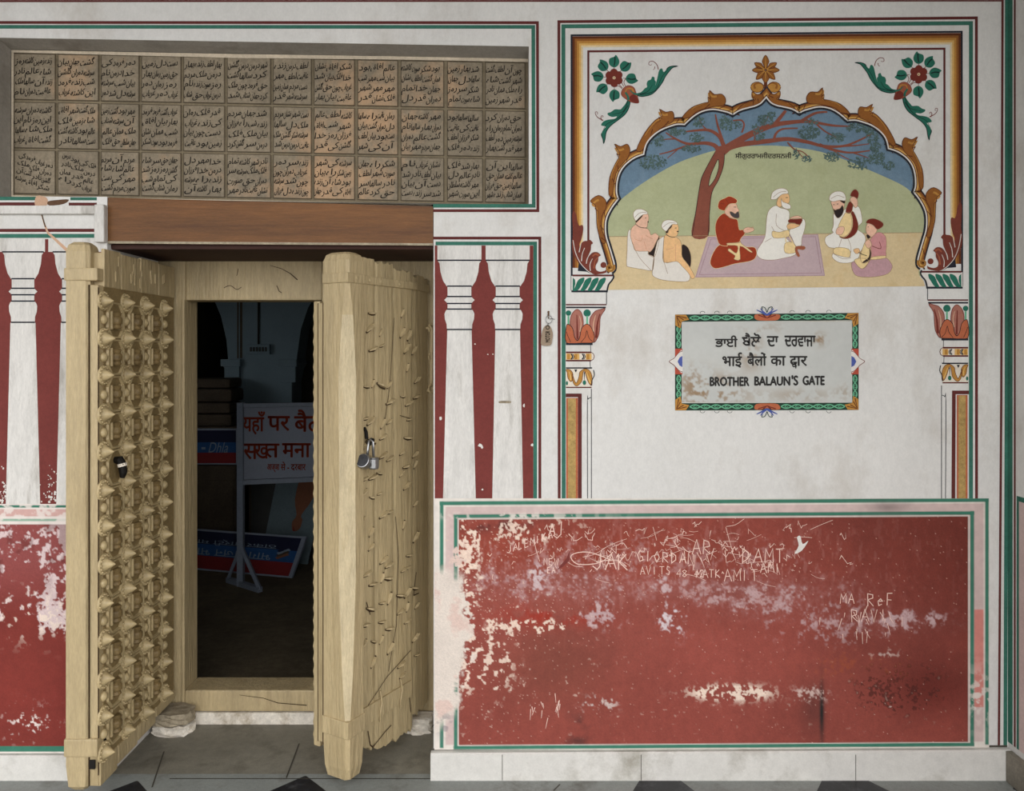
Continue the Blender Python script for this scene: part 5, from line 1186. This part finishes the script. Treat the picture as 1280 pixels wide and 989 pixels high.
# graffiti scratched into the paint
SL = {'A': [[(0, 1), (.4, 0), (.8, 1)], [(.15, .6), (.65, .6)]], 'J': [[(.6, 0), (.6, .8), (.3, 1), (0, .8)]], 'K': [[(0, 0), (0, 1)], [(.6, 0), (0, .55), (.7, 1)]], 'N': [[(0, 1), (0, 0), (.6, 1), (.6, 0)]], 'E': [[(.6, 0), (0, 0), (0, 1), (.6, 1)], [(0, .5), (.5, .5)]], 'W': [[(0, 0), (.2, 1), (.4, .3), (.6, 1), (.8, 0)]], 'G': [[(.6, .15), (.3, 0), (0, .4), (.2, 1), (.6, .9), (.6, .55), (.35, .55)]], 'I': [[(.2, 0), (.2, 1)]], 'O': [[(.3, 0), (0, .5), (.3, 1), (.6, .5), (.3, 0)]], 'R': [[(0, 1), (0, 0), (.5, .1), (.5, .4), (0, .5), (.6, 1)]], 'D': [[(0, 0), (0, 1), (.5, .7), (.5, .3), (0, 0)]], 'L': [[(0, 0), (0, 1), (.5, 1)]], 'M': [[(0, 1), (.1, 0), (.4, .6), (.7, 0), (.8, 1)]], 'P': [[(0, 1), (0, 0), (.5, .15), (.5, .4), (0, .5)]], 'B': [[(0, 0), (0, 1), (.5, .8), (.05, .5), (.45, .2), (0, 0)]], 'F': [[(.6, 0), (0, 0), (0, 1)], [(0, .5), (.5, .5)]], 'T': [[(0, 0), (.7, 0)], [(.35, 0), (.35, 1)]], 'V': [[(0, 0), (.3, 1), (.6, 0)]], 'H': [[(0, 0), (0, 1)], [(.6, 0), (.6, 1)], [(0, .5), (.6, .5)]], 'S': [[(.6, .1), (.2, 0), (.1, .35), (.5, .6), (.4, 1), (0, .9)]], 'e': [[(.05, .65), (.5, .6), (.35, .4), (.05, .6), (.15, 1), (.5, .9)]], ' ': [], '4': [[(.5, 1), (.5, 0), (0, .65), (.7, .65)]], '8': [[(.3, .5), (0, .2), (.3, 0), (.6, .2), (.3, .5), (0, .8), (.3, 1), (.6, .8), (.3, .5)]], '2': [[(0, .2), (.3, 0), (.6, .25), (0, 1), (.6, 1)]]}
gf = B(); rg = random.Random(12)
def scrawl(s, x, y, hh, w=.9, rot=0.0, key='scratch', gap=.95):
    for ch in s:
        for st_ in SL.get(ch, []):
            pts = [(x + px * hh * .8 + rg.uniform(-.04, .04) * hh, y + py * hh + rg.uniform(-.04, .04) * hh + rot * (px * hh)) for px, py in st_]
            if len(pts) > 1: gf.ribbon(pts, w, key, 6.5)
        x += hh * gap * .85; y += rot * hh * .8
scrawl('A', 686, 656, 13, 1.3); scrawl('J', 692, 652, 20, 1.0); scrawl('JALEMIKA', 634, 683, 9, .9, -.35); scrawl('JAK', 741, 692, 20, 1.2); scrawl('NEW', 680, 698, 8, .8); scrawl('EA', 684, 709, 7, .9)
scrawl('GIORDAN', 797, 688, 13, 1.0, .06); scrawl('ZAR', 850, 675, 18, 1.0); scrawl('AVITS', 800, 708, 10, .8); scrawl('48 42', 846, 712, 9, .8); scrawl('MATK', 870, 712, 10, .9); scrawl('DAMT', 928, 686, 17, 1.1); scrawl('AMI', 950, 704, 12, 1.0); scrawl('AMIT', 905, 712, 14, .9); scrawl('ReF', 1084, 742, 15, 1.0); scrawl('RAVI', 1064, 762, 15, .8); scrawl('MA', 1050, 742, 12, .9)
gf.ribbon(cr([(764, 700), (735, 690), (714, 694), (722, 705), (750, 703), (766, 690)], 4, False), 1.0, 'scratch', 6.5); gf.ribbon(cr([(745, 702), (770, 700), (783, 708)], 4, False), .9, 'scratch', 6.5)
for q in range(110):                                                      # illegible scribbles
    x, y = rg.gauss(850, 115), rg.gauss(688, 22)
    if not (600 < x < 1050 and 654 < y < 728): continue
    hh = rg.uniform(4, 11); pts = [(x, y)]
    for k in range(rg.randint(2, 5)): pts.append((pts[-1][0] + rg.uniform(-.2, .7) * hh, y + rg.choice((-.5, .5, 0)) * hh + rg.uniform(-.2, .2) * hh))
    gf.ribbon(pts, rg.uniform(.35, .8), 'scratch', 6.5)
for q in range(46):
    x, y = rg.gauss(840, 120), rg.gauss(690, 20)
    if not (600 < x < 1050 and 656 < y < 728): continue
    a = rg.choice((0, .3, -.4, 1.3)); l = rg.uniform(10, 34)
    gf.ribbon(cr([(x, y), (x + l * .5 * math.cos(a), y + l * .5 * math.sin(a) + rg.uniform(-3, 3)), (x + l * math.cos(a), y + l * math.sin(a))], 4, False), rg.uniform(.3, .6), 'scratch', 6.5)
for q in range(50):
    x, y = rg.choice(((660, 880), (1060, 770), (690, 885), (880, 690), (960, 700), (1100, 780))); x += rg.gauss(0, 22); y += rg.gauss(0, 10); l = rg.uniform(5, 16); a = 1.5 + rg.uniform(-.5, .5)
    gf.ribbon([(x, y), (x + l * math.cos(a), y + l * math.sin(a))], [.9, .4], 'scratch', 6.5)
gf.poly(cr([(996, 672), (1000, 670), (1003, 680), (1010, 676), (1002, 688), (993, 692), (998, 682)], 3), 'white_line', 6.6)
gf.poly([(712, 688), (708, 698), (700, 707), (697, 712), (704, 708), (712, 700)], 'panel_red', 6.7)
gf.build('graffiti', dr, kind='stuff')

dl = thing('dado_panel', 'flaking red dado panel at far left behind the spiked door leaf', 'dado panel', P(45, 790), 'red dado panels')
X0, Y0, X1, Y1 = -60, 630, 133, 941
w, h = X1 - X0 + 1, Y1 - Y0 + 1
X, Y = np.meshgrid(X0 + np.arange(w) * 1.0, Y0 + np.arange(h) * 1.0)
n1, n2, n3, n4 = fbm(w, h, 60, 21), fbm(w, h, 24, 22), fbm(w, h, 8, 23, 3), fbm(w, h, 3, 24, 2)
img = np.ones((h, w, 3)) * L3((120, 46, 38)) * (.8 + .4 * n1)[..., None] * (.9 + .2 * n3)[..., None]
img = mixc(img, (138, 72, 70), ss(-Y, -780, -690) * .8)
img = mixc(img, (214, 196, 194), ss(n2 * .4 + n3 * .4 + n4 * .2 + .07 * ss(-Y, -800, -760) + .06 * ss(X, 20, 70) - .09, .5, .56) * ss(-Y, -800, -785) * .85)
img = mixc(img, (92, 34, 30), ss(n2, .52, .6) * ss(-Y, -760, -700) * .5)
img = mixc(img, (222, 204, 188), ss(n3, .6, .64) * gauss(X, Y, 45, 770, 50, 26)); img = mixc(img, (226, 212, 204), ss(n3 * .5 + n4 * .5 + gauss(X, Y, 42, 905, 10, 8) * .15, .64, .69) * gauss(X, Y, 35, 905, 30, 18))
img *= (.9 + .2 * np.random.RandomState(15).rand(h, w))[..., None]
inner = (Y > 655) & (Y < 933)
frame = np.ones((h, w, 3)) * L3((216, 206, 198))
frame[(Y > 631) & (Y < 635)] = L3((56, 114, 94)); frame[(Y > 636) & (Y < 646)] = L3((198, 160, 152)); frame[(Y >= 933) & (Y < 939.5)] = L3((56, 114, 94))
frame[(Y > 648) & (Y < 652)] = L3((140, 168, 148)); frame *= (.88 + .24 * n3)[..., None]
frame = mixc(frame, (216, 206, 198), ss(n3 * .6 + n2 * .4, .5, .56) * (Y < 655) * .8)
full = np.where(inner[..., None], img, frame)
wear_mesh('red_field', dl, full, X0, Y0, 1.0, 5, inner); wear_mesh('painted_border', dl, full, X0, Y0, 1.0, 5, ~inner)

# ------------------------------------------------------------------ things in the dark room
def quad_board(b, c, th, key):
    """a flat board from four corner points (counter-clockwise seen from the camera), thickness going back"""
    c = [Vector(p) for p in c]; n = (c[1] - c[0]).cross(c[3] - c[0]).normalized()
    if n.y > 0: n = -n
    bk = [p - n * th for p in c]
    b.add([tuple(p) for p in c + bk], [(0, 1, 2, 3), (7, 6, 5, 4), (0, 4, 5, 1), (1, 5, 6, 2), (2, 6, 7, 3), (3, 7, 4, 0)], key); return n
def on_board(c, off):
    """maps (u, v) in 0..1 to a point lifted OFF above the board"""
    c = [Vector(p) for p in c]; n = (c[1] - c[0]).cross(c[3] - c[0]).normalized()
    if n.y > 0: n = -n
    return lambda u, v: tuple((c[0] * (1 - u) + c[1] * u) * (1 - v) + (c[3] * (1 - u) + c[2] * u) * v + n * off)
def bar(b, p, q, w, key):
    p, q = Vector(p), Vector(q); t_ = (q - p).normalized(); up = Vector((0, 1, 0)) if abs(t_.y) < .9 else Vector((0, 0, 1))
    s_ = t_.cross(up).normalized() * w / 2; r_ = t_.cross(s_).normalized() * w / 2
    b.loft([[tuple(e + s_ + r_), tuple(e + s_ - r_), tuple(e - s_ - r_), tuple(e - s_ + r_)] for e in (p, q)], key)
def fd(py): return EYE * F / (py - CY) - DIST
D1 = fd(733); D2 = D1 + .25
nb = thing('notice_board', 'white framed notice on a tall stand with red Devanagari lettering', 'notice board', (P(301, 0, D1).x, D1, 0))
XE = 462
Lx, Rx = P(301, 0, D1).x, P(XE, 0, D2).x
def nbp(t, z, off=0.0): return (Lx + (Rx - Lx) * t, D1 + (D2 - D1) * t + off, z)
zt, zb = P(0, 505, D1).z, P(0, 603, D1).z
b = B(); bar(b, nbp(0, 0.0), nbp(0, zt + .01), .046, 'board_frame'); recalc(b.build('post', nb))
b = B(); bar(b, nbp(1, 0.0), nbp(1, zt + .01), .046, 'board_frame'); recalc(b.build('post', nb))
b = B(); bar(b, nbp(0, zt - .012), nbp(1, zt - .012), .03, 'board_frame'); recalc(b.build('rail', nb))
b = B(); bar(b, nbp(0, zb - .0), nbp(1, zb - .0), .035, 'board_frame'); recalc(b.build('rail', nb))
c4 = [nbp(0.02, zb + .02), nbp(.98, zb + .02), nbp(.98, zt - .03), nbp(.02, zt - .03)]
b = B(); quad_board(b, c4, .012, 'board_white'); recalc(b.build('sheet', nb))
mp = on_board(c4, .003)
b = B()
def pm(px, py, lay):      # where the sheet is seen at that pixel
    # intersect the viewing ray with the sheet's plane
    o_ = Vector((0, -DIST, EYE)); dvec = P(px, py, 0) - o_
    a = Vector(mp(0, 0)); n = (Vector(mp(1, 0)) - a).cross(Vector(mp(0, 1)) - a)
    return o_ + dvec * ((a - o_).dot(n) / dvec.dot(n))
lettering(b, 'यहाँ', 303.5, 514.5, 331, 543, 'letter_red', 0, bold=.5, mapper=pm); lettering(b, 'पर', 335, 520.6, 362, 538.5, 'letter_red', 0, bold=.5, mapper=pm); lettering(b, 'बैठना', 368, 512.5, 426, 539.5, 'letter_red', 0, bold=.5, mapper=pm)
lettering(b, 'स', 304.5, 555, 322, 574, 'letter_red', 0, bold=.45, mapper=pm); lettering(b, 'ख', 318.5, 555, 336, 573, 'letter_red', 0, bold=.45, mapper=pm); lettering(b, 'त', 331, 555, 349, 572, 'letter_red', 0, bold=.45, mapper=pm); lettering(b, 'मना', 353, 554.5, 388, 571.5, 'letter_red', 0, bold=.5, mapper=pm)
lettering(b, 'आज्ञा', 334, 580.5, 349, 590.5, 'letter_red', 0, bold=.2, mapper=pm); lettering(b, 'से - दरबार', 351, 577.5, 382, 588.5, 'letter_red', 0, bold=.2, mapper=pm)
b.build('lettering', nb)
ft = B(); zf = .02
px_, py_ = Lx, D1
for s_ in (0,): 
    a_, b__ = (P(279, 0, D1).x, D1 + .10, zf), (P(327, 0, D1 - .13).x, D1 - .16, zf)
    bar(ft, a_, b__, .04, 'board_frame'); apex = (Lx, D1 - .0, P(0, 682, D1).z)
    bar(ft, a_, apex, .022, 'board_frame'); bar(ft, b__, apex, .026, 'board_frame')
recalc(ft.build('foot', nb))
ft = B(); a_, b__ = (Rx - .12, D2 + .12, zf), (Rx + .12, D2 - .12, zf); apex = (Rx, D2, .33)
bar(ft, a_, b__, .04, 'board_frame'); bar(ft, a_, apex, .022, 'board_frame'); bar(ft, b__, apex, .022, 'board_frame'); recalc(ft.build('foot', nb))

def lean(px_l, px_r, pyb_l, pyb_r, ptl, ptr, rl_, rr_):
    """corners of a board standing on the floor: bottom pixels give its depth, top corners RL_/RR_ metres further back"""
    dl_, dr_ = fd(pyb_l), fd(pyb_r)
    return [tuple(P(px_l, pyb_l, dl_)), tuple(P(px_r, pyb_r, dr_)), tuple(P(ptr[0], ptr[1], dr_ + rr_)), tuple(P(ptl[0], ptl[1], dl_ + rl_))]
bn = thing('banner_board', 'upside down red and blue election style board leaning on the floor behind stand', 'board', (P(300, 0, 3.0).x, 3.0, 0))
c4 = lean(190, 364.5, 708, 723.5, (190, 657), (383, 671), .16, .16)
b = B(); quad_board(b, c4, .02, 'board_frame'); recalc(b.build('board_frame', bn))
mb = on_board(c4, .002)
b = B()
for v0, v1, key in ((.05, .36, 'board_red'), (.36, .64, 'board_blue'), (.64, .95, 'board_navy')):
    b.add([mb(.02, v0), mb(.975, v0), mb(.975, v1), mb(.02, v1)], [(0, 1, 2, 3)], key)
b.build('printed_sheet', bn)
ml_ = on_board(c4, .004)
def bm_(px, py, lay): return ml_(px / 100.0, py / 100.0)
b = B()
lettering(b, 'ठाकर पार्टी मान', 84, 62, 26, 78, 'letter_pale', 0, mapper=bm_); lettering(b, 'भाग राजन भाग', 82, 38, 26, 54, 'letter_pale', 0, mapper=bm_)
for k, key in enumerate(('board_navy', 'letter_pale', 'timber_dark', 'poster_orange')):
    o_ = k * 5.5
    b.add([ml_(*[q / 100 for q in p]) for p in ((85 + 0, 62 - o_), (92, 74 - o_), (93.5, 70 - o_), (86.5, 58 - o_))], [(0, 1, 2, 3)], key)
b.build('lettering', bn)
po = thing('poster_board', 'pale poster board with an upside down orange figure behind the stand', 'board', (P(350, 0, 3.4).x, 3.4, 0))
c4 = lean(325, 384, 703, 706, (346, 598), (410, 590), .2, .2)
b = B(); quad_board(b, c4, .015, 'poster'); recalc(b.build('sheet', po))
mq = on_board(c4, .003); b = B()
b.add([mq(*p) for p in cr([(.55, .36), (.68, .38), (.70, .48), (.66, .54), (.82, .72), (.84, .98), (.5, .98), (.46, .72), (.56, .54), (.5, .46)], 3)], [tuple(range(30))], 'poster_orange')
b.add([mq(u, v) for u, v in cr([(.56, .36), (.66, .37), (.67, .43), (.62, .46), (.55, .44)], 3)], [tuple(range(15))], 'maroon'); b.build('printed_figure', po)
gb = thing('panel_board', 'dark grey panel leaning behind the notice stand', 'board', (P(320, 0, 3.6).x, 3.6, 0))
c4 = lean(311, 400, 694, 695, (311, 596), (420, 586), .12, .12); b = B(); quad_board(b, c4, .02, 'board_grey'); recalc(b.build('sheet', gb))
b = B(); mg = on_board(c4, .003); b.add([mg(*p) for p in ((0, 0), (.03, 0), (.03, 1), (0, 1))], [(0, 1, 2, 3)], 'timber_dark'); b.build('edge_strip', gb)
DSB = 3.45
sbd = thing('shop_board', 'dark blue and red lettered board at the left of the room', 'board', (P(268, 0, DSB).x, DSB, 0))
xa, xb = P(215, 0, DSB).x, P(296, 0, DSB).x
B().box(xa, xb, DSB, DSB + .03, P(0, 581, DSB).z, P(0, 536, DSB).z, 'board_frame', .003).build('board_frame', sbd)
b = B()
for y0, y1, key in ((538, 553, 'board_navy'), (553, 566, 'board_blue'), (566, 579, 'board_red')): b.rect(216, y0, 295, y1, key, 4, DSB)
lettering(b, 'Dhla', 262, 553, 286, 566, 'letter_pale', 6, DSB, warp=lambda x, y: (x + (560 - y) * .25, y)); b.rect(252, 559, 257, 562, 'letter_pale', 6, DSB)
b.build('printed_sheet', sbd)
ck = B(); ck.box(xa, xb + .0, DSB - .02, DSB + .38, 0, P(0, 582, DSB).z, 'timber_dark', .01)
ck.box(xa, xb, DSB + .04, DSB + .38, 0, P(0, 534, DSB).z, 'timber_dark', .01)
ck.box(xa + .02, xb - .02, DSB - .024, DSB - .02, .1, P(0, 600, DSB).z, 'timber_dark', .004)
tag(ck.build('wooden_crate'), 'dark wooden crate standing under the blue and red board', 'crate')
zz = P(0, 534, DSB).z
for k, hgt in enumerate((.11, .10, .12, .09)):
    b = B(); b.box(P(205, 0, DSB + .1).x, P(292 - (k % 2) * 2, 0, DSB + .1).x, DSB + .05, DSB + .37, zz, zz + hgt - .006, 'timber_dark', .03)
    tag(b.build('rolled_mat' if k == 0 else 'rolled_mat'), ['bottom roll of the dark mats stacked at left in the room', 'second roll up of the dark mats stacked in the room', 'third roll up of the dark mats stacked in the room', 'topmost roll of the dark mats stacked in the room'][k], 'mat', 'rolled mats on the crate')
    zz += hgt
DW = DB
sw = thing('switch_board', 'grey electric switch board with a cable on the blue pillar', 'switch board', tuple(P(325, 437, DW)))
b = B(); b.box(P(311, 0, DW).x, P(339, 0, DW).x, DW - .05, DW, P(0, 443, DW).z, P(0, 430.5, DW).z, 'room_blue', .006); b.build('housing', sw)
for k in range(6):
    b = B(); x = 315 + k * 3.7; b.box(P(x, 0, DW).x, P(x + 2.2, 0, DW).x, DW - .06, DW - .05, P(0, 439.5, DW).z, P(0, 434, DW).z, 'board_grey', .003); b.build('switch', sw)
b = B(); b.tube([P(323, 431, DW - .012), P(323, 390, DW - .012), P(323, 345, DW - .012)], .008, 'iron', 6); b.build('cable', sw)
